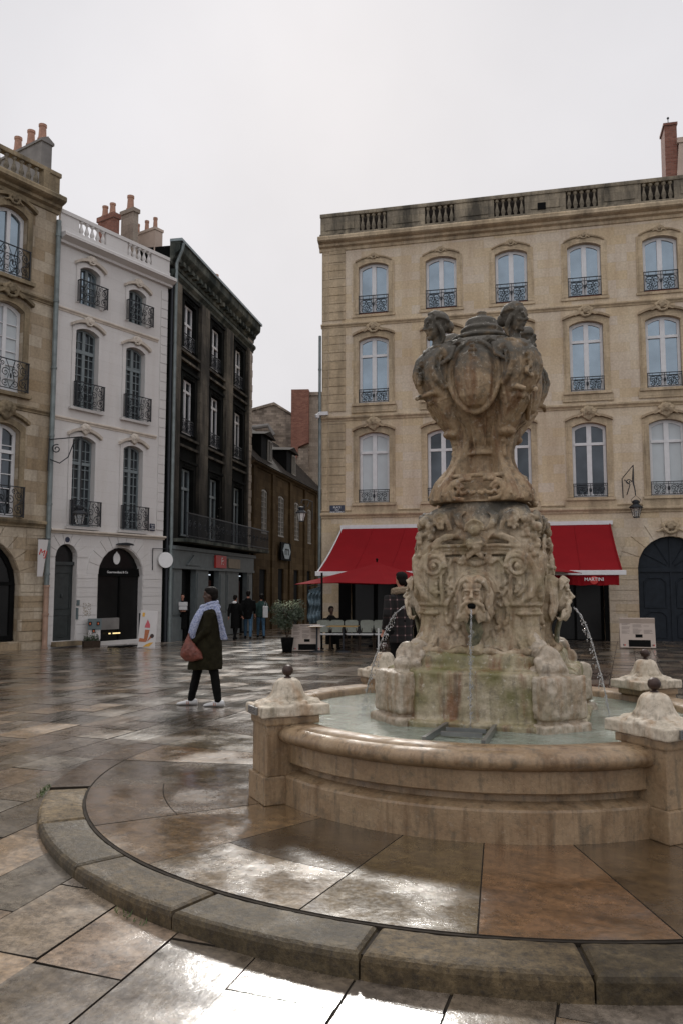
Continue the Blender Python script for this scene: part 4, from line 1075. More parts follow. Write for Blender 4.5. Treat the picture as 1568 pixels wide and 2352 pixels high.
for i, (a, b) in enumerate(cols):
    for z0, z1, tr, row in ((12.38, 14.45, None, 3), (8.80, 11.45, 10.70, 2), (4.88, 7.63, 6.85, 1)):
        bm = bmesh.new()
        strip(bm, a, b, z0, z1, .16, .15, -.05, .0); strip(bm, a-.15, b+.15, z0, z1+.15, .18, .07, -.03, .0)
        if row < 3: hood(bm, a-.12, b+.12, z1+.24, .16, .12, -.13, .08)
        box(bm, a-.26, b+.26, -.12 if row < 3 else -.05, .0, z0-.12, z0-.02)
        if row < 3: box(bm, a-.30, b+.30, -.06, .0, z0-.52 if row == 1 else z0-.38, z0-.125)
        else: hood(bm, a-.02, b+.02, z1+.22, .14, .10, -.08, .05)
        build('window_surround', bm, M['rbt'], RB)
        pm = M['glassb']
        if row == 1: pm = (M['blind'], M['glassd'], M['glassd'], M['glassd'], M['blind'], M['glassd'], M['blind'])[i]  # dark glass colour stands in for the reflection of houses opposite
        wn = window(RB, a+.01, b-.01, z0+.02, z1-.01, .15, .14, M['white'], pm, tr, fw=.10, mull=.085)
        if row == 1 and i in (1, 2, 3):      # pale reflection of the roofs' upper light is real glass; add the side curtain
            bm = bmesh.new(); box(bm, b-.28, b-.13, .19, .195, z0+.1, 6.80); build('curtain', bm, M['blind'], wn)
        rail_full(RB, (a+b)/2, z0+.0, 1.17, .74 if row == 3 else (.54 if row == 2 else .50), .03, 0)
        if row == 3:
            bm = bmesh.new(); box(bm, a+.02, b-.02, -.015, .12, z0-.015, z0+.045); build('window_sill', bm, M['redsill'], RB)
    if i in (0, 4, 5):
        bm = bmesh.new(); box(bm, a+.12 if i == 0 else b-.42, a+.40 if i == 0 else b-.13, .186, .19, 8.9, 10.6); build('curtain', bm, M['blind'], RB)
    keystone(RB, (a+b)/2, 7.98, 1.05, M['rbt'], 'mask', -.06); keystone(RB, (a+b)/2, 11.80, 1.0, M['rbt'], 'shell', -.06)
    keystone(RB, (a+b)/2, 14.72, .6, M['rbt'], 'shell', -.04)
bm = bmesh.new(); ring_loft(bm, [[(x, .26, 15.75), (x, .36, 16.64), (x, 6, 17.0), (x, 8.9, 15.2)] for x in (.4, RX1)]); build('roof', bm, M['slate'], RB)
bm = bmesh.new(); box(bm, 8.45, 8.75, -.17, -.121, 15.86, 16.12); build('dark_vent', bm, M['dark'], RB)
# balustrade
BR = empty('roof_balustrade', (0, 0, 0), 0, None, None); BR.parent = RB
bm = bmesh.new()
box(bm, -.06, RX1, -.20, .18, 15.602, 15.74); box(bm, -.06, RX1, -.16, .12, 16.46, 16.61, None, .02)
gr = [(4.16+2.665*i, 5.31+2.665*i) for i in range(6)]; gr = [(1.55, 2.66)] + gr
x = -.04
for a, b in gr:
    box(bm, x, a, -.12, .08, 15.74, 16.46)
    if a-x > .8:
        box(bm, x+.22, a-.22, -.145, -.1, 15.90, 16.34)
    x = b
box(bm, x, RX1, -.12, .08, 15.74, 16.46)
build('parapet', bm, M['rbb'], BR)
for a, b in gr:
    for k in range(5): baluster(BR, a+(b-a)*(k+.5)/5, 15.74, .72, M['rbb'], .085, -.03)
# rusticated ground floor to the right of the awning
def part_of(fn, name, mat, parent, *a):
    bm = bmesh.new(); fn(bm, *a); return build(name, bm, mat, parent)
for a_ in ((10.62, 11.60, -.35, 2.30, .37, .03, .02, .9), (.95-.93, 1.12, -.35, 3.4, .37, .02, .012), (13.88, 15.18, -.35, 2.30, .37, .03, .02, .9)):
    part_of(rows_of_blocks, 'rusticated_pier', M['rb'], RB, *a_)
part_of(voussoirs, 'arch_stones', M['rb'], RB, 11.62, 13.86, 2.30, .03, 9, .62, .012, 4.2)
keystone(RB, 12.74, 3.75, 1.15, M['rbt'], 'shell', -.08)
# portal doors
D = bmesh.new(); box(D, 11.62, 13.86, .22, .30, -.45, 3.42)
dr = build('portal_door', D, M['navy'], RB)
bm = bmesh.new()
for s, xc in ((-1, 12.20), (1, 13.28)):
    for z0, z1 in ((-.15, .75), (.90, 1.95)):
        L = [(xc-.36, z0), (xc+.36, z0), (xc+.36, z1-.15), (xc+.2, z1), (xc-.2, z1), (xc-.36, z1-.15), (xc-.36, z0)]
        tube(bm, [(a_, .215, b_) for a_, b_ in L], .03, 6)
box(bm, 11.62, 13.86, .17, .23, 2.16, 2.32); box(bm, 12.71, 12.77, .18, .23, -.4, 3.35)
for k in range(7):
    a_ = PI*k/6; tube(bm, [(12.74+.15*math.cos(a_), .21, 2.32+.15*math.sin(a_)), (12.74+1.05*math.cos(a_), .21, 2.32+1.02*math.sin(a_))], .02, 5)
build('door_panel', bm, M['navy'], dr)
# cafe shopfront: one dark glazed front under the awning
bm = bmesh.new(); wall_band(bm, .70, 10.60, -.5, 3.35, cafe, .10, -.04)
for x in (.70, 10.60): q4(bm, (x, -.04, -.5), (x, .0, -.5), (x, .0, 3.35), (x, -.04, 3.35))
build('dark_shopfront', bm, M['dark'], RB)
for (a, b, z0, z1, r_) in cafe:
    wn = window(RB, a+.02, b-.02, z0+.05, z1-.02, 0, .2, M['blk'], M['glassbk'], 2.4, fw=.09, mull=.04)
# cafe lights inside, seen as small warm dots
for i, (x_, z_) in enumerate(((3.2, 1.95), (3.45, 1.95), (3.9, 1.9), (4.35, 1.88))):
    bm = bmesh.new(); ell(bm, (x_, -.35, z_), .035, None, 8, 6); tube(bm, [(x_, -.35, z_), (x_, -.35, 2.9)], .005, 4)
    build('hanging_bulb', bm, M['warm'], RB)
# pipe and street plate, camera, lamp bracket
downpipe('downpipe', -.06, -.08, -.4, 11.6, .055, RB, M['pipe'])
bm = bmesh.new(); box(bm, .34, .93, -.05, -.01, 4.44, 4.80)
pl = build('street_plate', bm, M['sign'], RB)
for i, t_ in enumerate(('PLACE', 'DU', 'PARLEMENT')):
    text('plate_lettering', t_, .105, M['signw'], pl, (.635, -.054, 4.715-.098*i), (PI/2, 0, 0))
bm = bmesh.new(); box(bm, -.05, .30, -.22, -.10, 8.36, 8.50); lathe(bm, [(.02, -.16), (.08, -.12), (.10, 0), (.05, .03)], 12, (-.10, -.3, 8.36)); tube(bm, [(-.1, -.3, 8.4), (-.06, -.12, 8.5)], .03, 6)
build('security_camera', bm, M['white'], RB)
# chimney behind the balustrade at the far right
CH = bmesh.new()
def quadprism(bm, x0, x1, y0, y1, z0, xt0, xt1, z1):
    ring_loft(bm, [[(x0, y0, z0), (x1, y0, z0), (x1, y1, z0), (x0, y1, z0)], [(xt0, y0, z1), (xt1, y0, z1), (xt1, y1, z1), (xt0, y1, z1)]])
quadprism(CH, 13.22, 13.66, 1.0, 1.9, 15.2, 13.24, 13.68, 19.2); box(CH, 13.20, 13.71, .96, 1.94, 19.2, 19.30)
ch = build('brick_chimney', CH, M['brick'], RB)
bm = bmesh.new(); quadprism(bm, 13.45, 16.2, .9, 2.7, 15.2, 13.72, 16.2, 18.4); box(bm, 13.66, 16.3, .85, 2.75, 18.4, 18.6)
build('rendered_chimney', bm, M['cream'], ch)
bm = bmesh.new(); tube(bm, [(13.45, 1.4, 19.2), (13.45, 1.4, 19.7)], .015, 5); ell(bm, (13.45, 1.4, 19.72), .05, None, 6, 4); build('vent_rod', bm, M['iron'], ch)

# red awning over the cafe terrace
AW = empty('red_awning', (-.773, 31.408, 0), aRB, 'large red canvas awning with white bars along the stone building', 'awning')
ax0, ax1, top_, dep_, bot_ = .84, 10.70, 3.86, 3.6, 2.10
def sheet(bm, pts_a, pts_b, th=.02):
    L = []
    for a, b in zip(pts_a, pts_b): L.append([a, b, (b[0], b[1], b[2]-th), (a[0], a[1], a[2]-th)])
    ring_loft(bm, L)
bm = bmesh.new()
A_ = []; B_ = []
for i in range(9):
    t = i/8; y = -.16-dep_*t; z = top_-(top_-bot_)*t-.10*math.sin(PI*t)
    A_.append((ax0+.02, y, z)); B_.append((ax1-.30*t*0, y, z))
sheet(bm, A_, B_); aw = build('canvas', bm, M['red'], AW, smooth=False)
bm = bmesh.new(); box(bm, ax0-.05, ax1+.1, -.18, -.02, top_+.0, top_+.14); build('cassette', bm, M['white'], AW)
bm = bmesh.new(); box(bm, ax0-.05, ax1+.12, -.24-dep_, -.14-dep_, bot_-.10, bot_+.05, None, .01); build('front_bar', bm, M['white'], AW)
bm = bmesh.new()
n = 60; rings = []
for i in range(n+1):
    x = ax0+4.5+(ax1-ax0-4.6)*i/n; wv = .02*math.sin(i*1.1)+.012*math.sin(i*2.7)
    rings.append([(x, -.20-dep_+wv*.3, bot_-.10), (x, -.21-dep_+wv, bot_-.42+.012*math.sin(i*.9)), (x, -.20-dep_+wv, bot_-.42+.012*math.sin(i*.9)), (x, -.19-dep_+wv*.3, bot_-.10)])
ring_loft(bm, rings); va = build('valance', bm, M['red'], AW)
text('valance_lettering', 'MARTINI', .15, M['signw'], va, (9.85, -.245-dep_, bot_-.24), (PI/2, 0, 0))
bm = bmesh.new(); lathe(bm, [(.13, 0), (.13, .006)], 20, mat=Matrix.Translation((9.85, -.232-dep_, bot_-.26)) @ Matrix.Rotation(PI/2, 4, 'X')); build('valance_emblem', bm, M['redp'], va)
for x in (ax0+.1, ax1-.05):
    bm = bmesh.new(); tube(bm, [(x, -.1, top_-.5), (x-.3 if x > 5 else x+.3, -1.8, 2.5), (x, -.1-dep_, bot_-.02)], .03, 6); build('folding_arm', bm, M['dark'], AW)
for x, mt_ in ((ax0+.0, M['white']), (ax1-.0, M['red'])):
    bm = bmesh.new(); tube(bm, [(x, -.16-dep_*t/8, top_+.02-(top_-bot_)*t/8-.10*math.sin(PI*t/8)) for t in range(9)], .025, 6); build('edge_trim', bm, mt_, AW)
for k in range(1, 8):
    x = ax0+(ax1-ax0)*k/8; bm = bmesh.new(); tube(bm, [(x, -.16-dep_*t/8, top_+.004-(top_-bot_)*t/8-.10*math.sin(PI*t/8)) for t in range(9)], .012, 5); build('seam', bm, M['red'], aw)

# parasols on the terrace
def parasol(loc, half, hz, peak, rz, label):
    o = empty('cafe_parasol', loc, rz, label, 'parasol', 'red parasols on the cafe terrace')
    bm = bmesh.new(); n = 4; tipz = hz
    pts = [(-half, -half), (0, -half*.97), (half, -half), (half*.97, 0), (half, half), (0, half*.97), (-half, half), (-half*.97, 0)]
    c = (0, 0, peak)
    L = []
    for k in (0, .1, .4, .7, 1):
        L.append([(x*max(k, .01), y*max(k, .01), peak-(peak-tipz)*(k**.85)+(.05*(k)*(i % 2))) for i, (x, y) in enumerate(pts)])
    L2 = [[(x, y, z-.012) for x, y, z in r] for r in reversed(L)]
    ring_loft(bm, L+L2)
    build('canopy', bm, M['red'], o)
    bm = bmesh.new(); tube(bm, [(0, 0, 0), (0, 0, peak+.06)], .025, 8); ell(bm, (0, 0, peak+.08), .04); build('pole', bm, M['dark'], o)
    bm = bmesh.new(); lathe(bm, [(.28, 0), (.28, .05), (.06, .08), (.04, .25)], 16); build('foot', bm, M['dark'], o)
    for x, y in pts[::2]:
        bm = bmesh.new(); tube(bm, [(0, 0, peak-.05), (x*.4, y*.4, peak-(peak-tipz)*.46-.05), (x*.7, y*.7, peak-(peak-tipz)*.74-.04), (x, y, tipz-.015)], .010, 5); build('rib', bm, M['dark'], o)
    return o
parasol((1.10, 25.2, -.22), 1.80, 1.93, 2.62, R(49), 'red square parasol left of the fountain with pointed corner')
parasol((5.20, 25.4, -.22), 1.62, 2.28, 2.85, R(40), 'red parasol right of the fountain, half hidden by it')

# ---------- left beige and white buildings share one street line
aL = math.atan2(.828, .561)
LB = empty('beige_townhouse', (-8.892, 24.22, 0), aL, 'weathered beige stone townhouse with stone balustrade at left edge', 'building')
bm = bmesh.new()
lx0 = -9.0
lops = lambda z0, z1, r: [(-2.05-2.9*k, -1.02-2.9*k, z0, z1, r) for k in range(3)]
wall_band(bm, lx0, 0, -.6, 3.50, [(-3.55, -.82, .05, 3.05, 1.36), (-7.4, -4.7, .05, 3.05, 1.36)], .3)
for za, zb, z0, z1 in ((3.50, 6.95, 3.62, 6.35), (6.95, 10.4, 7.30, 9.95), (10.4, 13.5, 10.75, 12.85)): wall_band(bm, lx0, 0, za, zb, lops(z0, z1, .2))
q4(bm, (0, 0, -.6), (0, 10, -.6), (0, 10, 13.5), (0, 0, 13.5)); q4(bm, (lx0, 0, -.6), (lx0, 10, -.6), (lx0, 10, 13.5), (lx0, 0, 13.5))
q4(bm, (lx0, 0, 13.5), (0, 0, 13.5), (0, 10, 13.5), (lx0, 10, 13.5)); q4(bm, (lx0, 10, -.6), (0, 10, -.6), (0, 10, 13.5), (lx0, 10, 13.5))
build('wall', bm, M['lb'], LB)
for z, h_, o_ in ((3.36, .22, .14), (6.80, .17, .09), (10.25, .17, .09)): moulding(LB, lx0, -.02, z, h_, o_, M['lbt'])
moulding(LB, lx0, .05, 13.2, .50, .42, M['lbt'], 'cornice', [(0, 0), (.12, .05), (.16, .25), (.45, .35), (.5, .5), (.85, .6), (1, .68), (1, .92), (.92, 1), (0, 1)])
for k in range(3):
    a, b = -2.05-2.9*k, -1.02-2.9*k
    for z0, z1, tr, pm, row in ((10.75, 12.85, None, M['glassb'], 3), (7.30, 9.95, None, M['blind'], 2), (3.62, 6.35, 5.55, M['glassd'], 1)):
        bm = bmesh.new(); strip(bm, a, b, z0, z1, .2, .17, -.06, 0); hood(bm, a-.12, b+.12, z1+.26, .2, .14, -.15, .09)
        box(bm, a-.28, b+.28, -.14, 0, z0-.13, z0-.02); build('window_surround', bm, M['lbt'], LB)
        wn = window(LB, a+.01, b-.01, z0+.02, z1-.01, .19, .16, M['white'], pm, tr, rows=0 if row == 3 else 6, fw=.10, mull=.06)
        rail_full(LB, (a+b)/2, z0+.0, 1.20, .90, .22 if row < 3 else .10, 1)
    keystone(LB, (a+b)/2, 6.75, 1.1, M['lbt'], 'mask', -.08); keystone(LB, (a+b)/2, 10.3, 1.05, M['lbt'], 'shell', -.08); keystone(LB, (a+b)/2, 13.08, .8, M['lbt'], 'shell', -.08)
for a_ in ((-.80, -.02, -.25, 1.70, .285, .03, .02), (-.66, -.02, 1.71, 3.3, .285, .015, .02), (-4.68, -3.57, -.25, 1.70, .285, .03, .02)):
    part_of(rows_of_blocks, 'rusticated_pier', M['lb'], LB, *a_)
part_of(voussoirs, 'arch_stones', M['lb'], LB, -3.55, -.82, 1.69, .03, 11, .52, .012, 3.34)
BL = empty('roof_balustrade', (0, 0, 0), 0, None, None); BL.parent = LB
bm = bmesh.new(); box(bm, lx0, .02, -.16, .14, 13.702, 13.84); box(bm, lx0, .04, -.14, .12, 14.38, 14.52, None, .015)
box(bm, -.62, .0, -.1, .08, 13.84, 14.38); box(bm, -3.1, -2.35, -.1, .08, 13.84, 14.38); box(bm, -9, -4.6, -.1, .08, 13.84, 14.38)
box(bm, -.62, -.40, -.16, -.1, 13.84, 14.38)
build('parapet', bm, M['lbt'], BL)
for x in [-.80-.25*k for k in range(7)]+[-3.25-.25*k for k in range(6)]: baluster(BL, x, 13.84, .54, M['rbb'], .08, -.02)
# shop window in the beige house
for (a, b) in ((-3.55, -.82), (-7.4, -4.7)):
    wn = window(LB, a+.03, b-.03, .08, 3.02, 1.34, .2, M['dark'], M['glassbk'], 1.72, fw=.14, mull=.05)
bm = bmesh.new(); box(bm, -1.9, -1.55, .10, .13, 1.9, 2.35); build('red_sign', bm, M['redp'], LB)
for i, t_ in enumerate(('RESTAURANT', 'CUISINE')):
    text('window_lettering', t_, .13, M['signg'], LB, (-1.75, .17, 1.60-.17*i), (PI/2, 0, 0))
bm = bmesh.new(); ell(bm, (-1.62, .15, 1.30), (.03, .03, .07), None, 8, 6); build('window_lamp', bm, M['warm'], LB)
# chimney
bm = bmesh.new(); box(bm, -.285, .10, .5, 2.9, 13.4, 15.70); ch = build('chimney', bm, M['render'], LB)
bm = bmesh.new(); ring_loft(bm, [[(-.33, y, 15.68), (.15, y, 15.68), (.15, y, 15.76), (-.09, y, 15.90), (-.33, y, 15.76)] for y in (.45, 2.95)]); build('chimney_cap', bm, M['render'], ch)
for y in (.75, 1.35, 2.05):
    bm = bmesh.new(); chimney_pot(bm, -.09, y, 15.86, .13, .52); build('chimney_pot', bm, M['clay'], ch)
# hanging banner with red letters
BN = empty('shop_banner', (-8.892, 24.22, 0), aL, 'white vertical banner with red letters beside grey downpipe', 'banner')
bm = bmesh.new(); ring_loft(bm, [[(-.46, y, 3.02), (-.12, y, 3.02), (-.28, y, 1.93), (-.46, y, 1.93)] for y in (-.30, -.285)]); bn = build('cloth', bm, M['boardw'], BN)
text('banner_lettering', 'MJ', .27, M['redp'], bn, (-.29, -.305, 2.62), (PI/2, R(16), 0))
bm = bmesh.new(); tube(bm, [(-.48, -.29, 3.03), (-.05, -.29, 3.05), (-.05, -.0, 3.05)], .014, 6); build('bracket', bm, M['iron'], BN)
DP = downpipe('downpipe', 0, 0, -.22, 13.0, .075, None, M['pipe'], M['pipebrown']); DP.location = (-8.892+.828*.12, 24.22-.561*.12, 0)
tag(DP, 'tall grey downpipe between the beige and the white house', 'drainpipe')

# ---------- white painted house
WB = empty('white_townhouse', (-8.892, 24.22, 0), aL, 'white painted townhouse with two arches and wrought iron balconies', 'building')
WX = 4.74
bm = bmesh.new()
door_o = (.36, 1.16, -.02, 2.95, .40); shop_o = (1.98, 3.85, -.12, 2.93, .90)
wall_band(bm, .10, WX, -.6, 3.36, [door_o, shop_o], .32)
wall_band(bm, .10, WX, 3.36, 6.85, [(.84, 1.72, 3.52, 6.38, .14), (2.87, 3.72, 3.52, 6.38, .14)])
wall_band(bm, .10, WX, 6.85, 10.32, [(.84, 1.74, 7.28, 9.88, .14), (2.87, 3.72, 7.28, 9.78, .14)])
wall_band(bm, .10, WX, 10.32, 12.75, [(.92, 1.72, 10.66, 11.92, .14), (2.93, 3.70, 10.62, 11.82, .14)])
for x in (.10, ): q4(bm, (x, 0, -.6), (x, 9, -.6), (x, 9, 12.7), (x, 0, 12.7))
# chamfered return at the street corner
q4(bm, (WX, 0, -.6), (WX+.35, .5, -.6), (WX+.35, .5, 12.75), (WX, 0, 12.75)); q4(bm, (WX+.35, .5, -.6), (WX-1, 9, -.6), (WX-1, 9, 12.7), (WX+.35, .5, 12.75))
bm.faces.new([bm.verts.new(p) for p in ((.1, 0, 12.75), (WX, 0, 12.75), (WX+.35, .5, 12.75), (WX-1, 9, 12.75), (.1, 9, 12.75))])
build('wall', bm, M['wb'], WB)
def mould_bend(z, h_, o_, mat, name, x0=.10):
    prof = [(0, 0), (.35, .06), (.4, .3), (.85, .55), (1, .62), (1, .9), (.9, 1), (0, 1)]
    bm = bmesh.new()
    ring_loft(bm, [[(x0, -o_*a if a else .02, z+h_*b) for a, b in prof], [(WX+.3*o_, -o_*a if a else .02, z+h_*b) for a, b in prof], [(WX+.35+o_*.8*(a > 0)*a, .5-.25*o_*a, z+h_*b) for a, b in prof]])
    return build(name, bm, mat, WB)
mould_bend(3.26, .13, .14, M['wbt'], 'string_course'); mould_bend(12.35, .32, .34, M['wb'], 'cornice')
for z, x0, x1 in ((6.76, .1, 4.3), (10.22, .1, 4.3)):
    moulding(WB, x0, x1, z, .13, .07, M['wbt'])
for a, b in ((.88, 1.72), (2.90, 3.74)):
    for z0, z1, row in ((10.66, 11.90, 3), (7.28, 9.84, 2), (3.52, 6.38, 1)):
        zt_ = z1 if a < 2 else (z1-.04 if row > 1 else z1)
        A0, B0 = (.84, 1.72) if a < 2 else (2.87, 3.72)
        if row == 3: A0, B0 = (.92, 1.72) if a < 2 else (2.93, 3.70)
        if row == 2: B0 = 1.74 if a < 2 else 3.72
        zt_ = {3: (11.92, 11.82), 2: (9.88, 9.78), 1: (6.38, 6.38)}[row][a > 2]
        zb_ = {3: (10.66, 10.62), 2: (7.28, 7.28), 1: (3.52, 3.52)}[row][a > 2]
        bm = bmesh.new(); strip(bm, A0, B0, zb_, zt_, .14, .13, -.035, 0)
        if row < 3: box(bm, A0-.18, B0+.22, -.12, 0, zb_-.10, zb_-.02)
        build('window_surround', bm, M['wb'], WB)
        bm = bmesh.new(); hood(bm, A0-.10, B0+.10, zt_+.16, .16, .10, -.12, .09); build('window_hood', bm, M['wbt'], WB)
        window(WB, A0+.01, B0-.01, zb_+.02, zt_-.01, .13, .17, M['greyblue'], M['glassd'] if (row < 3 or a > 2) else M['glassb'], {3: None, 2: zt_-.75, 1: zt_-.85}[row], cols=2, rows=9 if row < 3 else 5, fw=.055, mull=.055)
        rail_full(WB, (A0+B0)/2+.05, zb_+.0, 1.06, .80 if row < 3 else .72, .20, 1)
        keystone(WB, (A0+B0)/2, zt_+.25, .72, M['wbt'], 'mask' if row == 1 else 'shell', -.05)
bm = bmesh.new()      # corner quoins
for k in range(26): box(bm, 4.42, 4.73, -.022, 0, 3.6+.33*k, 3.6+.33*k+.31)
build('quoins', bm, M['wb'], WB)
for a_ in ((.16, .34, -.12, 2.42, .285, .02, .016), (1.18, 1.96, -.12, 2.04, .285, .02, .016), (3.87, 4.72, -.12, 2.04, .285, .02, .016)):
    part_of(rows_of_blocks, 'rusticated_pier', M['wb'], WB, *a_)
part_of(voussoirs, 'arch_stones', M['wb'], WB, .36, 1.16, 2.55, .02, 7, .40, .008, 3.24); part_of(voussoirs, 'arch_stones', M['wb'], WB, 1.98, 3.85, 2.03, .02, 11, .44, .010, 3.24)
BW = empty('roof_balustrade', (0, 0, 0), 0, None, None); BW.parent = WB
bm = bmesh.new()
def bb(x0, x1, y0, y1, z0, z1): box(bm, x0, x1, y0, y1, z0, z1)
bb(.12, WX, -.10, .12, 12.672, 12.88); bb(.12, WX, -.08, .10, 13.34, 13.46)
for a, b in ((.12, .82), (1.90, 2.82), (3.90, WX)): bb(a, b, -.04, .06, 12.88, 13.34)
ring_loft(bm, [[(WX, -.06, z), (WX+.38, .5, z), (WX+.30, .55, z), (WX-.05, .08, z)] for z in (12.67, 13.46)])
build('parapet', bm, M['wb'], BW)
for g0, g1 in ((.82, 1.90), (2.82, 3.90)):
    for k in range(5): baluster(BW, g0+(g1-g0)*(k+.5)/5, 12.88, .46, M['wb'], .075, .0)
# chimneys
bm = bmesh.new(); box(bm, 3.05, 3.30, 1.0, 1.85, 12.7, 14.62); box(bm, 3.01, 3.34, .96, 1.89, 14.62, 14.80); ch = build('brick_chimney', bm, M['brick'], WB)
for y in (1.22, 1.62):
    bm = bmesh.new(); chimney_pot(bm, 3.17, y, 14.80, .11, .42); build('chimney_pot', bm, M['clay'], ch)
bm = bmesh.new(); box(bm, 3.88, 4.12, .95, 1.6, 12.7, 15.15); box(bm, 3.84, 4.16, .90, 1.65, 15.15, 15.30); ch = build('stone_chimney', bm, M['pale'], WB)
bm = bmesh.new(); chimney_pot(bm, 4.0, 1.25, 15.30, .13, .55); build('chimney_pot', bm, M['clay'], ch)
bm = bmesh.new(); box(bm, 4.61, 4.98, .6, 2.4, 12.7, 14.66); box(bm, 4.58, 5.01, .57, 2.43, 14.66, 14.76); ch = build('cream_chimney', bm, M['cream'], WB)
for y in (.8, 1.25, 1.75, 2.15):
    bm = bmesh.new(); chimney_pot(bm, 4.80, y, 14.76, .085, .46); build('chimney_pot', bm, M['clay'], ch)
# door, shop interior
bm = bmesh.new(); box(bm, .36, 1.16, .20, .26, -.02, 2.30); dr = build('door', bm, M['darkw'], WB)
bm = bmesh.new()
for z0, z1 in ((.1, .75), (.95, 2.05)): tube(bm, [(.47, .195, z0), (1.05, .195, z0), (1.05, .195, z1), (.47, .195, z1), (.47, .195, z0)], .018, 5)
box(bm, .36, 1.16, .12, .22, 2.30, 2.40); ell(bm, (.76, .17, 1.35), (.03, .03, .07)); build('door_moulding', bm, M['darkw'], dr)
bm = bmesh.new(); box(bm, .36, 1.16, .22, .25, 2.40, 2.95); build('fanlight', bm, M['glassbk'], dr)
bm = bmesh.new(); box(bm, .3, 1.25, -.25, .2, -.16, -.025); build('doorstep', bm, M['lbt'], WB)
sf = bmesh.new(); box(sf, 1.98, 3.85, .22, .26, -.12, 2.93); sfo = build('shop_window', sf, M['glassbk'], WB)
bm = bmesh.new(); box(bm, 1.98, 3.85, .15, .22, 1.98, 2.24); box(bm, 3.0, 3.06, .17, .22, -.1, 2.0); build('fascia', bm, M['dark'], sfo)
text('fascia_lettering', 'Gourmandises & Co', .105, M['signw'], sfo, (2.90, .146, 2.11), (PI/2, 0, 0))
bm = bmesh.new(); rings = [[(.14*math.cos(a), y, .19*math.sin(a)+(.05 if abs(a-PI/2) < .2 else 0)) for a in [2*PI*i/20 for i in range(20)]] for y in (0, -.02)]
ring_loft(bm, rings); o = build('oval_emblem', bm, M['signw'], sfo); o.location = (2.88, .20, 2.56)
bm = bmesh.new(); box(bm, 2.0, 2.98, .10, .20, .25, .62); build('counter', bm, M['render'], sfo)
bm = bmesh.new(); box(bm, 2.55, 2.62, .08, .10, .10, .14); box(bm, 2.72, 3.02, .08, .10, .10, .14); build('counter_light', bm, M['warmy'], sfo)
bm = bmesh.new(); rings = [[(.30*math.cos(a), y, .08*max(0, math.sin(a))) for a in [PI*i/12 for i in range(13)]] for y in (0, -.22)]; ring_loft(bm, rings); o = build('wall_lamp_hood', bm, M['iron'], WB); o.location = (2.95, -.02, 3.0)
bm = bmesh.new(); lathe(bm, [(.085, 0), (.085, .015), (.045, .016), (.045, .008)], 18, mat=Matrix.Translation((.76, -.02, 3.08)) @ Matrix.Rotation(PI/2, 4, 'X')); build('house_number', bm, M['sign'], WB)
bm = bmesh.new(); box(bm, 4.10, 4.32, -.04, -.02, 3.55, 3.80); pl = build('street_plate', bm, M['sign'], WB)
for i in range(3): text('plate_lettering', ('PLACE', 'DU', 'PARLEMENT')[i], .055, M['signw'], pl, (4.21, -.044, 3.74-.065*i), (PI/2, 0, 0))
bm = bmesh.new(); box(bm, 1.18, 1.27, -.05, .05, 1.05, 1.22); box(bm, 1.17, 1.24, -.04, .04, .62, .98); build('letterbox', bm, M['teal'], WB)
bm = bmesh.new()
for k in range(90): x, z = rs.uniform(1.42, 1.72), rs.uniform(.70, 1.12); box(bm, x-.012, x+.012, -.0225, -.021, z-.008, z+.008)
build('wall_marks', bm, M['lbt'], WB)
# round hanging sign at the corner
HS = empty('round_hanging_sign', (-8.892, 24.22, 0), aL, 'round white sign on an iron bracket at the white house corner', 'hanging sign')
bm = bmesh.new(); tube(bm, [(4.25, -.04, 2.2), (4.25, -.04, 2.95), (4.85, -.1, 2.95), (4.85, -.1, 2.86)], .016, 6); build('bracket', bm, M['iron'], HS)
mt = Matrix.Translation((4.72, -.18, 2.56)) @ Matrix.Rotation(PI/2, 4, 'X') @ Matrix.Rotation(R(-18), 4, 'Y')
bm = bmesh.new(); lathe(bm, [(.27, -.02), (.275, 0), (.27, .02)], 32, mat=mt); ds = build('disc', bm, M['signw'], HS)
# downpipes at the corner
D2 = downpipe('downpipe', 0, 0, -.3, 12.4, .06, None, M['iron']); D2.location = (-6.10, 28.25, 0); tag(D2, 'dark double downpipe where the white house meets the black house', 'drainpipe')

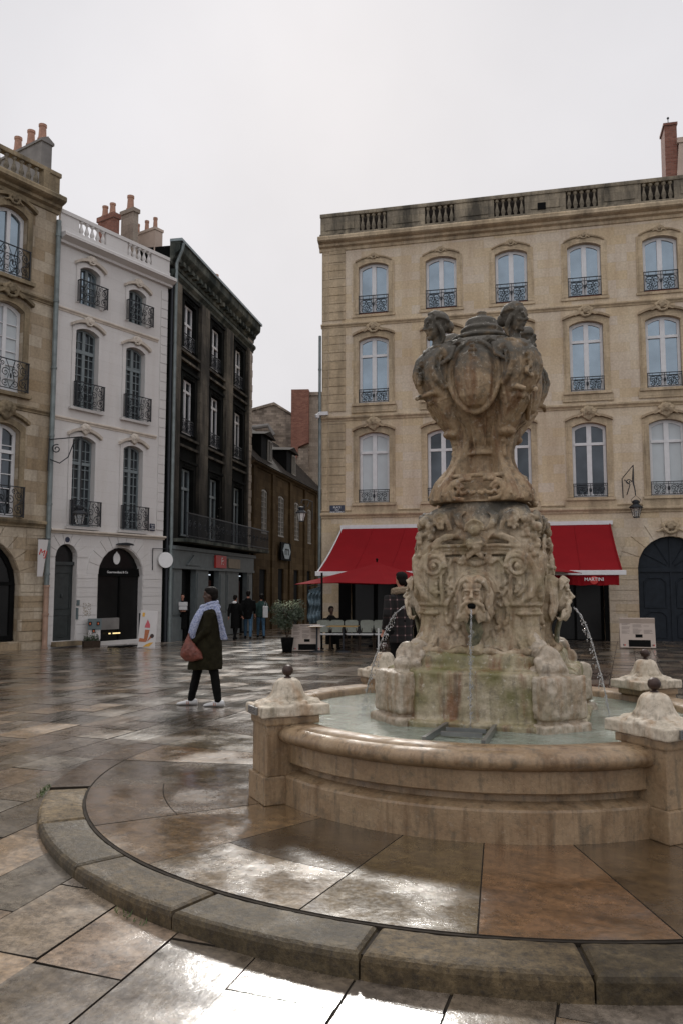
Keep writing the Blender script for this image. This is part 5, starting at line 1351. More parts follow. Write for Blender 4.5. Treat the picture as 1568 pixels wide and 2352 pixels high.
# lantern on scrolled bracket
def lantern(parent, loc, s=1., glass=None):
    bm = bmesh.new()
    lathe(bm, [(.10*s, 0), (.105*s, .02*s), (.17*s, .32*s), (.23*s, .34*s), (.23*s, .36*s), (.12*s, .46*s), (.10*s, .48*s), (.11*s, .54*s), (.12*s, .60*s), (.05*s, .62*s)], 6)
    o = build('lantern_roof', bm, M['iron'], parent); o.location = loc
    return o
def lantern_full(name, loc, rz, label, s=1.2, armpts=None, drop=1.1):
    o = empty(name, loc, rz, label, 'street lamp')
    bm = bmesh.new()
    lathe(bm, [(.235*s, .33*s), (.24*s, .36*s), (.13*s, .45*s), (.10*s, .47*s), (.12*s, .52*s), (.125*s, .58*s), (.05*s, .62*s)], 6)
    for k in range(6):
        a = 2*PI*k/6; tube(bm, [(.10*s*math.cos(a), .10*s*math.sin(a), 0), (.19*s*math.cos(a), .19*s*math.sin(a), .34*s)], .010*s, 4)
    lathe(bm, [(.105*s, -.02*s), (.105*s, .01*s)], 6)
    tube(bm, [(-.12*s, 0, .50*s), (-.16*s, 0, .62*s), (0, 0, .78*s), (.16*s, 0, .62*s), (.12*s, 0, .50*s)], .01, 5)
    build('lantern_frame', bm, M['iron'], o)
    bm = bmesh.new(); lathe(bm, [(.09*s, 0), (.18*s, .33*s)], 6); g_ = build('lantern_glass', bm, glassL, o)
    bm = bmesh.new(); tube(bm, [(0, 0, .02), (0, 0, .18*s)], .02*s, 6); ell(bm, (0, 0, .20*s), .035*s); build('burner', bm, M['iron'], g_)
    bm = bmesh.new()
    for a_ in (armpts or []): tube(bm, a_, .018, 5)
    if armpts: build('bracket', bm, M['iron'], o)
    return o
m = Mat('clear_lantern_glass'); glassL = m.fin((.75, .78, .80, 1), .15, Transmission_Weight=.5, Alpha=.45)
# left lantern: bracket fixed beside the pipe, reaching out over the square
aw_ = [[(-.95, .0, 2.55), (-.5, .0, 2.62), (.0, 0, 2.70)], [(-.95, 0, 1.6), (-.93, 0, 2.6)], [(-.9, 0, 1.95), (-.62, 0, 1.85), (-.38, 0, 2.05), (-.25, 0, 2.45), (-.05, 0, 2.62)],
       spiral((-.72, 0, 2.28), .14, .03, 1.4, 1.2, 22), [(0, 0, 2.7), (0, 0, .78)]]
bx, by = -8.892, 24.22
lantern_full('wall_lantern', (bx+.561*.62+.828*.75, by+.828*.62-.561*.75, 3.50), R(20), 'black lantern on a scrolled bracket before the white house', .95, aw_)
# ---------- soot blackened house
aB = math.atan2(.980, .198)
BB = empty('sooty_townhouse', (-6.158, 28.263, 0), aB, 'soot blackened stone townhouse with heavy cornice and grey shopfront', 'building')
bays = [(.75, 2.70), (3.64, 5.66), (6.55, 8.62)]
win = [(1.15, 2.30), (4.05, 5.20), (6.98, 8.12)]
bm = bmesh.new()
wall_band(bm, 0, 9.45, -.6, 3.1, [(1.40, 2.30, -.2, 2.30, 0), (3.75, 4.80, -.2, 2.3, 0), (7.5, 8.5, -.2, 2.3, 0)], .35)
wall_band(bm, 0, 9.45, 3.1, 6.6, [(a, b, 3.5, 6.05, 0) for a, b in win], .35)
wall_band(bm, 0, 9.45, 6.6, 9.9, [(a, b, 7.35, 9.45, 0) for a, b in win], .35)
wall_band(bm, 0, 9.45, 9.9, 13.9, [(a, b, 10.60, 12.35, 0) for a, b in win], .35)
q4(bm, (0, 0, -.6), (0, 8, -.6), (0, 8, 14.0), (0, 0, 14.0)); q4(bm, (0, 0, 13.9), (9.45, 0, 13.9), (9.45, 8, 13.9), (0, 8, 13.9)); q4(bm, (0, 8, -.6), (9.45, 8, -.6), (9.45, 8, 14), (0, 8, 14))
build('wall', bm, M['bb'], BB)
bm = bmesh.new(); q4(bm, (9.452, 0, -.6), (9.452, 8, -.6), (9.452, 8, 13.9), (9.452, 0, 13.9))
for k in range(28): box(bm, 8.85 if k % 2 else 9.0, 9.50+(.07 if k % 2 else 0), -.05, .3, 3.3+.36*k, 3.3+.36*k+.34)
build('quoins', bm, M['bbe'], BB)
for a, b in ((.02, .74), (2.72, 3.62), (5.68, 6.53), (8.64, 8.84)):
    bm = bmesh.new(); box(bm, a, b, -.14, 0, 3.25, 12.75); build('pier', bm, M['bbp'], BB)
for a, b in bays:
    for z in (6.78, 7.12, 10.02, 10.36):
        bm = bmesh.new(); box(bm, a, b, -.12, 0, z, z+.09); build('floor_band', bm, M['bbp'], BB)
for (a, b) in win:
    for z0, z1 in ((7.35, 9.45), (10.60, 12.35), (3.5, 6.05)):
        bm = bmesh.new()
        strip(bm, a, b, z0, z1, 0, .20, -.07, 0); box(bm, a-.3, b+.3, -.13, 0, z1+.20, z1+.30)
        for i in range(5): ell(bm, ((a+b)/2-.3+.15*i, -.06, z1+.10), (.07, .06, .06), None, 7, 5)
        build('window_surround', bm, M['bb'], BB)
for (a, b) in win:
    for z0, z1, zl in ((3.5, 6.05, 5.3), (7.35, 9.45, 9.0), (10.60, 12.35, 11.6)):
        window(BB, a+.02, b-.02, z0+.02, z1-.02, 0, .10, M['white'] if z0 > 4 else M['greyblue'], M['glassd'], zl, fw=.07, mull=.05)
        if z0 > 4: rail_full(BB, (a+b)/2, z0, 1.1, .55, .03, 0)
moulding(BB, -.05, 9.6, 12.75, .35, .18, M['bbc'], 'architrave'); 
moulding(BB, -.1, 9.7, 13.25, .85, .38, M['bbc'], 'cornice', [(0, 0), (.12, .05), (.16, .2), (.4, .32), (.45, .45), (.85, .6), (.95, .66), (1, .9), (1, 1), (0, 1)])
moulding(BB, -.12, 9.75, 14.102, .10, .45, M['zinc'], 'gutter', [(0, 0), (1, 0), (1, 1), (0, 1)])
for k in range(22):
    bm = bmesh.new(); box(bm, .1+.43*k, .30+.43*k, -.26, -.05, 13.42, 13.58); build('modillion', bm, M['bbc'], BB)
for a_ in ((5.8, .5, 13.9, .16, 1.3), (6.9, .5, 13.9, .22, .9)):
    bm = bmesh.new(); chimney_pot(bm, *a_); build('chimney_pot', bm, M['clay'], BB)
bm = bmesh.new(); tube(bm, [(.02, -.45, 14.05), (.02, -.40, 13.8), (.02, -.20, 13.3), (.02, -.20, -.3)], .06, 8); build('gutter_pipe', bm, M['pipe'], BB)
# long balcony
bal = bmesh.new(); box(bal, .1, 10.2, -.75, 0, 3.22, 3.34); bo = build('balcony', bal, M['bbc'], BB)
bm = bmesh.new(); box(bm, .1, 10.2, -.74, -.71, 4.22, 4.26); box(bm, .1, 10.2, -.735, -.715, 3.42, 3.44)
for k in range(84): box(bm, .12+.12*k, .135+.12*k, -.735, -.72, 3.34, 4.22)
for k in range(20): tube(bm, spiral((.4+.5*k, -.73, 3.85), .15, .04, 1.3, k, 12), .012, 4)
build('railing', bm, M['iron'], bo)
bm = bmesh.new(); rk = random.Random(9)
for k in range(160):
    x, z = 3.0+rk.gauss(0, .35), 3.45+abs(rk.gauss(0, .42)); d = rk.random()*6.28
    bm.faces.new([bm.verts.new(p) for p in ((x, -.66, z), (x+.05*math.cos(d), -.66+.03*math.sin(d), z+.06), (x+.02, -.64, z+.10*rk.random()))])
tag(build('balcony_plant', bm, plain('dry_grey_plant', (.10, .10, .085), .8, .4, 20)), 'dry grey plant on the long dark balcony', 'plant')
bpy.data.objects['balcony_plant'].location = BB.location; bpy.data.objects['balcony_plant'].rotation_euler = BB.rotation_euler
# shopfront in grey paint
sf = bmesh.new()
box(sf, .05, 9.3, -.28, 0, 2.36, 2.95); box(sf, .0, 9.4, -.36, 0, 2.95, 3.08); box(sf, .0, 9.3, -.32, 0, 2.28, 2.38)
for a, b in ((.06, .98), (2.35, 3.65), (4.85, 5.65), (5.72, 7.35), (8.55, 9.3)):
    box(sf, a, b, -.22, 0, -.35, 2.28); box(sf, a-.03, b+.03, -.27, 0, -.35, .55); box(sf, a+.12, b-.12, -.25, -.22, .65, 2.15)
so_ = build('shopfront', sf, M['shop'], BB)
bm = bmesh.new(); ring_loft(bm, [[(1.2, y, 2.42), (1.85, y, 2.80), (2.5, y, 2.42)] for y in (-.281, -.34)]); build('pediment', bm, M['shop'], so_)
for a, b in ((1.40, 2.30), (3.75, 4.80), (7.5, 8.5)):
    bm = bmesh.new(); box(bm, a, b, .1, .14, -.3, 2.3); build('shop_pane', bm, M['glassbk'], so_)
bm = bmesh.new(); box(bm, 3.9, 4.6, .05, .08, 2.10, 2.14); box(bm, 7.7, 8.4, .05, .08, 2.10, 2.14); build('tube_light', bm, emit('cool_tube', (.8, .9, 1, 1), .8), so_)
for x in (4.3, 7.95):
    bm = bmesh.new(); box(bm, x-.35, x+.35, .05, .09, .2, 1.9); build('poster', bm, plain('dark_red_poster', (.05, .012, .008), .5), so_)
bm = bmesh.new(); box(bm, 4.1, 5.35, -.36, -.29, 2.40, 2.90); sg = build('red_shop_sign', bm, M['redp'], so_)
text('sign_lettering', 'F:', .42, M['signw'], sg, (4.85, -.365, 2.66), (PI/2, 0, 0))
bm = bmesh.new(); box(bm, 5.7, 7.2, -.34, -.29, 2.42, 2.82); build('beige_shop_sign', bm, M['beige'], so_)

# ---------- brown house further down the street
SB = empty('brown_street_house', (-6.158+.198*9.5, 28.263+.980*9.5, 0), aB, 'low brown stone house with dormers down the narrow street', 'building')
bm = bmesh.new(); wn_ = [(1.85, 2.85, 4.25, 6.5), (4.85, 6.0, 4.28, 6.5), (8.2, 9.25, 4.28, 6.5), (11.35, 12.3, 4.25, 6.4)]
drs = [(1.6, 2.8, -.5, 2.5, 0), (4.9, 6.0, -.5, 2.6, 0), (8.1, 9.2, -.5, 2.6, 0), (11.2, 12.2, -.5, 2.6, 0)]
wall_band(bm, 0, 16, -.8, 3.4, drs, .3); wall_band(bm, 0, 16, 3.4, 7.5, [(a, b, c, d, .1) for a, b, c, d in wn_], .12)
q4(bm, (16, 0, -.8), (16, 6, -.8), (16, 6, 7.5), (16, 0, 7.5))
build('wall', bm, M['sb'], SB)
for a, b, c, d in wn_: window(SB, a+.02, b-.02, c+.02, d-.02, .09, .03, M['dull'], M['glassd'], None, cols=2, rows=8, fw=.08, mull=.05)
for a, b, c, d, e_ in drs:
    bm = bmesh.new(); box(bm, a, b, .1, .15, c, d); build('door', bm, M['dark'], SB)
for x in (.3, 3.5, 6.9, 10.2, 13.2):
    bm = bmesh.new(); box(bm, x, x+.45, -.1, 0, -.5, 7.4); build('pilaster', bm, M['sb'], SB)
moulding(SB, 0, 16, 7.4, .2, .25, M['sb'], 'cornice')
bm = bmesh.new(); ring_loft(bm, [[(0, -.3, 7.6), (0, 3.2, 11.2), (0, 6.5, 7.6)], [(16, -.3, 7.6), (16, 3.2, 11.2), (16, 6.5, 7.6)]]); build('roof', bm, M['slate'], SB)
for x in (2.2, 7.0):
    bm = bmesh.new(); box(bm, x, x+1.8, .15, 2.5, 7.75, 9.25); dm = build('dormer', bm, M['dark'], SB)
    bm = bmesh.new(); ring_loft(bm, [[(x-.15, -.05, 9.25), (x+.9, -.05, 9.55), (x+1.95, -.05, 9.25)], [(x-.15, 2.6, 9.35), (x+.9, 2.6, 9.7), (x+1.95, 2.6, 9.35)]]); build('dormer_roof', bm, M['slate'], dm)
    window(SB, x+1.0, x+1.7, 8.0, 9.15, 0, .08, M['dull'], M['glassd'], None, fw=.06, mull=.03)
bm = bmesh.new(); box(bm, 4.75, 6.75, -.20, -.12, 3.05, 4.0); sg = build('square_sign', bm, M['dark'], SB)
bm = bmesh.new(); lathe(bm, [(.46, 0), (.46, .03)], 6, mat=Matrix.Translation((5.75, -.21, 3.54)) @ Matrix.Rotation(PI/2, 4, 'X') @ Matrix.Scale(1.7, 4, (1, 0, 0))); hx = build('hexagon', bm, plain('grey_hexagon', (.24, .29, .31), .5), sg)
text('sign_letter', 'm', .75, M['dark'], hx, (5.75, -.245, 3.56), (PI/2, 0, 0)).scale = (1.7, 1, 1)
# rubble gable and far pale wall with brick stack
RU = empty('rubble_gable_house', (-9.0, 56, 0), R(0), 'tall rubble stone gable wall rising behind the dark roofs', 'building')
# ================================================================ street lamp over the lane, right lamp, etc
bm = bmesh.new()
ring_loft(bm, [[(x, y, z) for x, z in ((-4, -1), (5.6, -1), (5.6, 13.6), (4.26, 14.47), (2.66, 14.0), (-4, 11.5))] for y in (0, 1.0)])
build('wall', bm, M['rubble'], RU)
bm = bmesh.new(); ring_loft(bm, [[(x, y, z) for x, z in ((2.6, 14.0), (4.26, 14.47), (5.7, 13.6), (5.7, 13.75), (4.26, 14.65), (2.6, 14.18))] for y in (-.12, 1.1)]); build('coping', bm, M['rubble'], RU)
bm = bmesh.new(); tube(bm, [(1.8, -.5, 12.6), (3.9, -.5, 12.9), (4.3, -.5, 12.2)], .16, 8); build('rounded_vent', bm, M['render'], RU)
PH = empty('pale_far_house', (-3.45, 55.5, 0), R(-4), 'pale stone house with red brick chimney stack behind the lane', 'building')
bm = bmesh.new(); box(bm, .02, 6.5, .05, 4, -1, 15.0); box(bm, 1.15, 6.5, -.05, 4.1, 15.0, 15.25); build('wall', bm, M['pale'], PH)
bm = bmesh.new(); ring_loft(bm, [[(x, y, z) for x, z in ((0, 9.9), (.45, 10.6), (.5, 11.3), (1.22, 11.6), (1.22, 15.35), (0, 15.35))] for y in (-.45, .3)]); build('brick_chimney', bm, M['brick'], PH)
bm = bmesh.new(); box(bm, .0, 1.2, -.35, .1, 5, 11.2); build('chimney_breast', bm, M['rubble'], PH)

# lanterns
o = lantern_full('lane_lantern', (-1.46, 29.3, 4.02), R(10), 'hanging lantern with pale panes over the narrow lane', .88, [[(0, 0, .68), (.02, 0, .78), (.35, 1.0, .90), (.68, 1.9, .92)], [(.35, 1.0, .62), (.5, 1.4, .88)], [(.68, 1.95, .2), (.68, 1.95, .95)]])
for ch in o.children:
    if ch.name.startswith('lantern_glass'): ch.data.materials.clear(); ch.data.materials.append(M['lampg'])
lantern_full('portal_lantern', (10.33, 28.15, 4.06), aRB, 'black lantern hanging on the stone facade left of the portal', 1.0,
    [[(0, 0, .78), (-.02, 0, 1.0), (-.08, .1, 1.3), (-.05, .0, 1.85), (-.38, .55, 1.45), (-.36, .55, .75)], [(-.30, .5, 1.40), (-.14, .3, 1.2), (-.24, .45, .85)], spiral((-.18, .35, 1.3), .10, .03, 1.2, 0, 14), [(-.05, 0, 1.85), (-.05, 0, 1.2), (0, 0, .9)]])

# ================================================================ people
def limb(bm, pts, r, n=10): tube(bm, pts, r, n)
def hand(bm, c, d, s=1., side=1):
    """palm with four curled fingers and a thumb; c wrist, d direction"""
    d = Vector(d).normalized(); u = Vector((0, 0, 1)) if abs(d.z) < .8 else Vector((0, 1, 0)); l = d.cross(u).normalized(); u = l.cross(d)
    c = Vector(c); ell(bm, c+d*.045*s, (.030*s, .030*s, .045*s)); 
    for i, ln in enumerate((.07, .078, .073, .058)):
        b = c+d*.07*s+u*(.027-.018*i)*s
        tube(bm, [b, b+d*ln*.5*s, b+d*ln*.85*s+l*side*.018*s, b+d*ln*.9*s+l*side*.035*s], [.010*s, .0095*s, .009*s, .007*s], 6)
    b = c+d*.02*s+u*.028*s
    tube(bm, [b, b+u*.022*s+d*.025*s, b+u*.026*s+d*.052*s+l*side*.012*s], [.012*s, .011*s, .008*s], 6)
def shoe(bm, ank, heading_y=-1, s=1.):
    x, y, z = ank; g0 = 0
    rings = []
    for t, w_, h_ in ((-.085, .020, .045), (-.075, .034, .075), (-.03, .038, .085), (.03, .040, .07), (.09, .044, .055), (.14, .042, .042), (.175, .030, .030), (.185, .012, .018)):
        rings.append([(x+w_*s*math.cos(a), y+heading_y*t*s, max(0, h_*s*.5+h_*s*.5*math.sin(a))+.002) for a in [2*PI*i/12 for i in range(12)]])
    ring_loft(bm, rings)
def figure(name, loc, rz, label, J, H, mats, group=None, hem=.80, vox=.014, top_bulk=1., headturn=0, hairlong=False, coat=None, sit=False):
    """J: joints at height 1.75, facing -y"""
    k = H/1.75; S = lambda p: Vector(p)*k
    o = empty(name, loc, rz, label, 'person', group)
    sk, tm, bmt, sh, hr = mats
    hc = Vector(J.get('head', (0, -.01, 1.63)))*k
    bm = bmesh.new()
    hm = Matrix.Translation(hc) @ Matrix.Rotation(R(headturn), 4, 'Z')
    face(bm, hm, 1.0*k, beard=False, hair=False)
    limb(bm, [S(J['neck']), (S(J['neck'])+hc)/2, hc-Vector((0, -.02, .03))*k], [.058*k, .050*k, .05*k])
    limb(bm, [S(J['pel']), S(J['chest'])], [.10*k, .09*k], 12)
    for s in 'LR':
        limb(bm, [S(J['sh'+s]), S(J['el'+s]), S(J['ha'+s])], [.035*k, .032*k, .026*k])
        d = Vector(J['ha'+s])-Vector(J['el'+s]); hand(bm, S(J['ha'+s]), d, k, 1 if s == 'L' else -1)
        limb(bm, [S(J['hi'+s]), S(J['kn'+s]), S(J['an'+s])], [.075*k, .052*k, .036*k])
    limb(bm, [S(J['shL'])-Vector((.04, 0, .04))*k, S(J['neck'])-Vector((0, 0, .07))*k, S(J['shR'])+Vector((.04, 0, -.04))*k], [.03*k, .05*k, .03*k])
    limb(bm, [S(J['hiL']), S(J['hiR'])], [.08*k, .08*k])
    remesh('body', bm, sk, o, min(vox, .010), 1)
    # hair
    bm = bmesh.new(); hmm = hm @ Matrix.Scale(k, 4)
    ell(bm, hmm @ Vector((0, .045, .062)), tuple(x*k for x in (.090, .094, .088)), hm.to_3x3().to_4x4())
    ell(bm, hmm @ Vector((0, .075, .01)), tuple(x*k for x in (.078, .062, .080)), hm.to_3x3().to_4x4())
    ell(bm, hmm @ Vector((0, .01, .098)), tuple(x*k for x in (.078, .080, .050)), hm.to_3x3().to_4x4())
    if hairlong: ell(bm, hmm @ Vector((0, .075, -.06)), tuple(x*k for x in (.085, .05, .13)), hm.to_3x3().to_4x4())
    remesh('hair', bm, hr, o, .012, 1, .006, .02)
    # trousers
    bm = bmesh.new()
    for s in 'LR':
        hi, kn, an = S(J['hi'+s]), S(J['kn'+s]), S(J['an'+s])
        limb(bm, [hi, (hi+kn)/2, kn, (kn+an)/2, an, an-Vector((0, 0, .035*k))], [.100*k, .086*k, .066*k, .064*k, .052*k, .052*k], 12)
    limb(bm, [S(J['hiL']), S(J['hiR'])], [.105*k, .105*k], 12); limb(bm, [S(J['pel']), S(J['pel'])+Vector((0, 0, .12*k))], [.14*k, .14*k], 12)
    remesh('trousers', bm, bmt, o, vox, 2, .008, .05)
    # top
    bm = bmesh.new()
    if coat:
        rings = []
        for z, yf, yb, hx_ in coat:
            yc = (yf+yb)/2; ry = (yb-yf)/2
            rings.append([(hx_*math.cos(a)*abs(math.cos(a))**-.15 if abs(math.cos(a)) > .01 else 0, yc+ry*math.sin(a), z+.008*math.sin(a*3)) for a in [2*PI*i/28+.01 for i in range(28)]])
        ring_loft(bm, rings)
    else:
        p, c = S(J['pel']), S(J['chest']); rings = []
        n0 = S(J['neck'])
        for t, (cx_, rx, ry) in enumerate(((p+Vector((0, 0, (hem-.95)*k)), .185, .145), (p+Vector((0, 0, .02)), .18, .14), ((p+c)/2, .17*top_bulk, .135), (c, .20*top_bulk, .14), (c+Vector((0, 0, .10*k)), .20*top_bulk, .125), (n0-Vector((0, 0, .03*k)), .13, .10), (n0+Vector((0, 0, .03)), .085, .085))):
            rings.append([(cx_.x+rx*k*math.cos(a), cx_.y+ry*k*math.sin(a), cx_.z) for a in [2*PI*i/20 for i in range(20)]])
        ring_loft(bm, rings)
    for s in 'LR':
        sh_, el, ha = S(J['sh'+s]), S(J['el'+s]), S(J['ha'+s])
        limb(bm, [sh_, (sh_*.5+el*.5), el, (el+ha)/2, ha], [.074*k*top_bulk, .066*k*top_bulk, .058*k*top_bulk, .052*k, .044*k], 12)
    remesh('coat', bm, tm, o, vox, 2, .024, .11)
    for s in 'LR':
        bm = bmesh.new(); shoe(bm, S(J['an'+s]), -1, k*1.15)
        so_ = remesh('shoe', bm, sh, o, .008, 1)
        if J['an'+s][2] > .16: so_.location.z = (J['an'+s][2]-.10)*k
    return o
stand = dict(neck=(0, .01, 1.47), pel=(0, 0, .93), chest=(0, .0, 1.28), shL=(.19, .01, 1.40), shR=(-.19, .01, 1.40), elL=(.24, .03, 1.12), elR=(-.24, .03, 1.12), haL=(.25, -.05, .88), haR=(-.25, -.05, .88),
    hiL=(.09, 0, .90), hiR=(-.09, 0, .90), knL=(.10, -.02, .50), knR=(-.10, -.02, .50), anL=(.11, .03, .09), anR=(-.11, .03, .09))
walk = dict(stand, knL=(.10, -.12, .50), anL=(.10, -.24, .10), knR=(-.10, .06, .50), anR=(-.10, .30, .11), haL=(.24, .10, .90), haR=(-.24, -.16, .92), elL=(.24, .10, 1.14), elR=(-.24, .0, 1.14))
sitp = dict(stand, neck=(0, .02, .98), pel=(0, .02, .47), chest=(0, .02, .80), shL=(.19, .02, .92), shR=(-.19, .02, .92), elL=(.24, -.02, .66), elR=(-.24, -.02, .66), haL=(.12, -.24, .66), haR=(-.12, -.24, .66),
    hiL=(.09, 0, .47), hiR=(-.09, 0, .47), knL=(.10, -.42, .48), knR=(-.10, -.42, .48), anL=(.10, -.42, .09), anR=(-.10, -.42, .09), head=(0, 0, 1.15))
# the woman crossing the square
Wk = 1.75/1.63
wj = dict(head=(0, .050, 1.478), neck=(0, .085, 1.33), pel=(0, .03, .88), chest=(0, .07, 1.17), shL=(.165, .095, 1.265), shR=(-.165, .085, 1.265), elL=(.215, .06, 1.02), elR=(-.21, .02, 1.02),
    haL=(.17, -.155, .84), haR=(-.15, -.17, .86), hiL=(.075, .07, .80), hiR=(-.075, -.03, .80), knL=(.08, .155, .42), knR=(-.08, -.115, .42), anL=(.075, .205, .09), anR=(-.075, -.185, .09))
wj = {a: tuple(x*Wk for x in b) for a, b in wj.items()}
WO = (-1.868, 11.15, 0.0)
wm = figure('person', WO, R(-90), 'woman in dark olive coat and pale blue scarf walking left across wet square', wj, 1.63, (M['skin'], M['olive'], M['blk'], M['shoe'], M['hairb']), None, .5, .011,
    coat=[(.50, -.225, .250, .235), (.58, -.215, .248, .235), (.77, -.175, .240, .22), (.97, -.150, .232, .20), (1.128, -.095, .225, .195), (1.24, -.065, .215, .20), (1.30, -.035, .18, .15), (1.345, .005, .15, .09)])
bm = bmesh.new()
for j, (dz, rr, th_) in enumerate(((0, .098, .036), (.045, .088, .032), (-.035, .112, .032))):
    n = 26; P0 = [(1.05*rr*math.cos(2*PI*i/n), .055+rr*1.15*math.sin(2*PI*i/n), 1.325+dz+.035*math.sin(2*PI*i/n)+.008*math.sin(6*PI*i/n+j)) for i in range(n+1)]
    tube(bm, P0, th_, 8, .85)
def flatdrape(bm, pts, w_, t_=.018):
    rings = []
    for i, p in enumerate(pts):
        ww = w_[i]; ring = []
        for a in [2*PI*q/14 for q in range(14)]:
            ring.append((p[0]+t_*math.cos(a)*(1+.3*math.sin(a*4)), p[1]+ww*math.sin(a), p[2]+.15*ww*math.sin(a)*(1 if i < 2 else .25)))
        rings.append(ring)
    ring_loft(bm, rings)
flatdrape(bm, [(.13, -.03, 1.31), (.185, -.065, 1.22), (.205, -.105, 1.11), (.205, -.135, 1.00), (.19, -.135, .915)], [.05, .062, .062, .055, .040])
flatdrape(bm, [(.10, .15, 1.35), (.14, .205, 1.27), (.13, .235, 1.13), (.12, .262, 1.00), (.11, .285, .895)], [.040, .038, .036, .045, .052])
remesh('scarf', bm, M['scarf'], wm, .008, 1, .010, .03)
for s, ay in ((1, .205), (-1, -.185)):
    bm = bmesh.new()
    for q in range(2): box(bm, .055, .0595, -.012+.022*q, -.002+.022*q, .018, .058)
    for q in range(2): box(bm, -.0595, -.055, -.012+.022*q, -.002+.022*q, .018, .058)
    st = build('shoe_stripe', bm, M['copper'], [c for c in wm.children if c.name.startswith('shoe')][0 if s > 0 else 1]); st.location = (.075*s*1.0-.0*s, ay-.045, 0); st.scale = (.72, 1, 1)
BG = empty('shoulder_bag', WO, R(-90), 'rust coloured slouchy leather bag carried by the walking woman', 'bag')
bm = bmesh.new(); rb_ = random.Random(4)
rings = []
for z, yf, yb, hx_ in ((.585, -.13, .0, .03), (.61, -.22, .05, .07), (.68, -.29, .04, .085), (.75, -.30, .0, .085), (.80, -.285, -.06, .075), (.86, -.25, -.11, .055), (.93, -.225, -.15, .03), (.96, -.21, -.17, .018)):
    rings.append([(.235+hx_*math.cos(a), (yf+yb)/2+(yb-yf)/2*math.sin(a), z+.02*math.sin(a)) for a in [2*PI*i/20 for i in range(20)]])
ring_loft(bm, rings); bp_ = remesh('pouch', bm, M['bag'], BG, .009, 1, .030, .07); bp_.scale = (.9, .86, .86); bp_.location = (.02, -.030, .12)
bm = bmesh.new(); tube(bm, [(.22, -.195, .93), (.20, -.17, 1.0), (.16, -.12, 1.06)], [.016, .013, .012], 6); build('strap', bm, M['bag'], BG)
# man in plaid behind the fountain
pj = dict(stand, haL=(.24, -.10, .90), elL=(.27, .06, 1.13), haR=(-.22, -.12, .92), elR=(-.28, .05, 1.14))
pm_ = figure('person', (.95, 13.0, 0), R(204), 'man in black plaid coat with beige fleece collar behind fountain', pj, 1.83, (M['skinl'], M['plaid'], M['blk'], M['blk'], M['hairb']), None, .72, .013, 1.22)
bm = bmesh.new()
for dz in (0, .035): tube(bm, [(.135*math.cos(2*PI*i/20), .015+.115*math.sin(2*PI*i/20), 1.525+dz+.02*math.sin(2*PI*i/20)) for i in range(21)], .042, 8)
remesh('fleece_collar', bm, M['fur'], pm_, .012, 1, .02, .03)
# people in the lane
GP = 'people walking in the narrow lane'
L1 = figure('person', (-3.95, 30.3, gz(30.3)), R(165), 'person in long black clothes with white collar walking up the lane', walk, 1.62, (M['skinl'], M['blk'], M['blk'], M['blk'], M['hairb']), None, .45, .02)
bm = bmesh.new(); ell(bm, (0, .10, 1.36), (.10, .06, .05)); build('white_collar', bm, M['signw'], L1)
figure('person', (-3.53, 30.8, gz(30.8)), R(185), 'person in black jacket and blue jeans walking up the lane', walk, 1.78, (M['skinl'], M['blk'], M['jeans'], M['blk'], M['hairb']), None, .75, .02, 1.15)
figure('person', (-3.12, 31.6, gz(31.6)), R(190), 'person in teal top and jeans seen from behind in lane', dict(walk, elR=(-.30, .05, 1.14)), 1.66, (M['skinl'], M['greenc'], M['jeans'], M['blk'], M['hairb']), None, .85, .02)
BK = empty('tote_bag', (-2.93, 31.35, gz(31.6)), R(190), 'pale tote bag hanging from the person in teal', 'bag')
bm = bmesh.new(); box(bm, -.10, .10, -.04, .04, .78, 1.22, None, .02); build('pouch', bm, M['shoe'], BK)
bm = bmesh.new(); tube(bm, [(-.07, 0, 1.2), (0, 0, 1.42), (.07, 0, 1.2)], .010, 5); build('handle', bm, M['shoe'], BK)
figure('person', (-5.72, 29.2, gz(29.2)), R(20), 'person in black standing by the grey shopfront pilaster', dict(stand, haL=(.10, -.20, 1.12), haR=(-.10, -.20, 1.12), elL=(.24, -.02, 1.12), elR=(-.24, -.02, 1.12)), 1.66, (M['skinl'], M['blk'], M['blk'], M['blk'], M['hairb']), None, .45, .02, 1.2)
bx_ = empty('white_box', (-5.65, 28.93, gz(29.2)+1.10), R(20), 'small white box held by person in black at shopfront', 'box')
bm = bmesh.new(); box(bm, -.15, .15, -.08, .08, 0, .13, None, .01); build('box_base', bm, M['shoe'], bx_)
bm = bmesh.new(); box(bm, -.16, .16, -.09, .09, .14, .28, None, .012); build('box_lid', bm, M['shoe'], bx_)
figure('person', (-.30, 24.5, gz(24.5)), R(15), 'dark seated guest behind the cafe chairs under red parasol', sitp, 1.70, (M['skin'], M['blk'], M['blk'], M['blk'], M['hairb']), None, .6, .02)

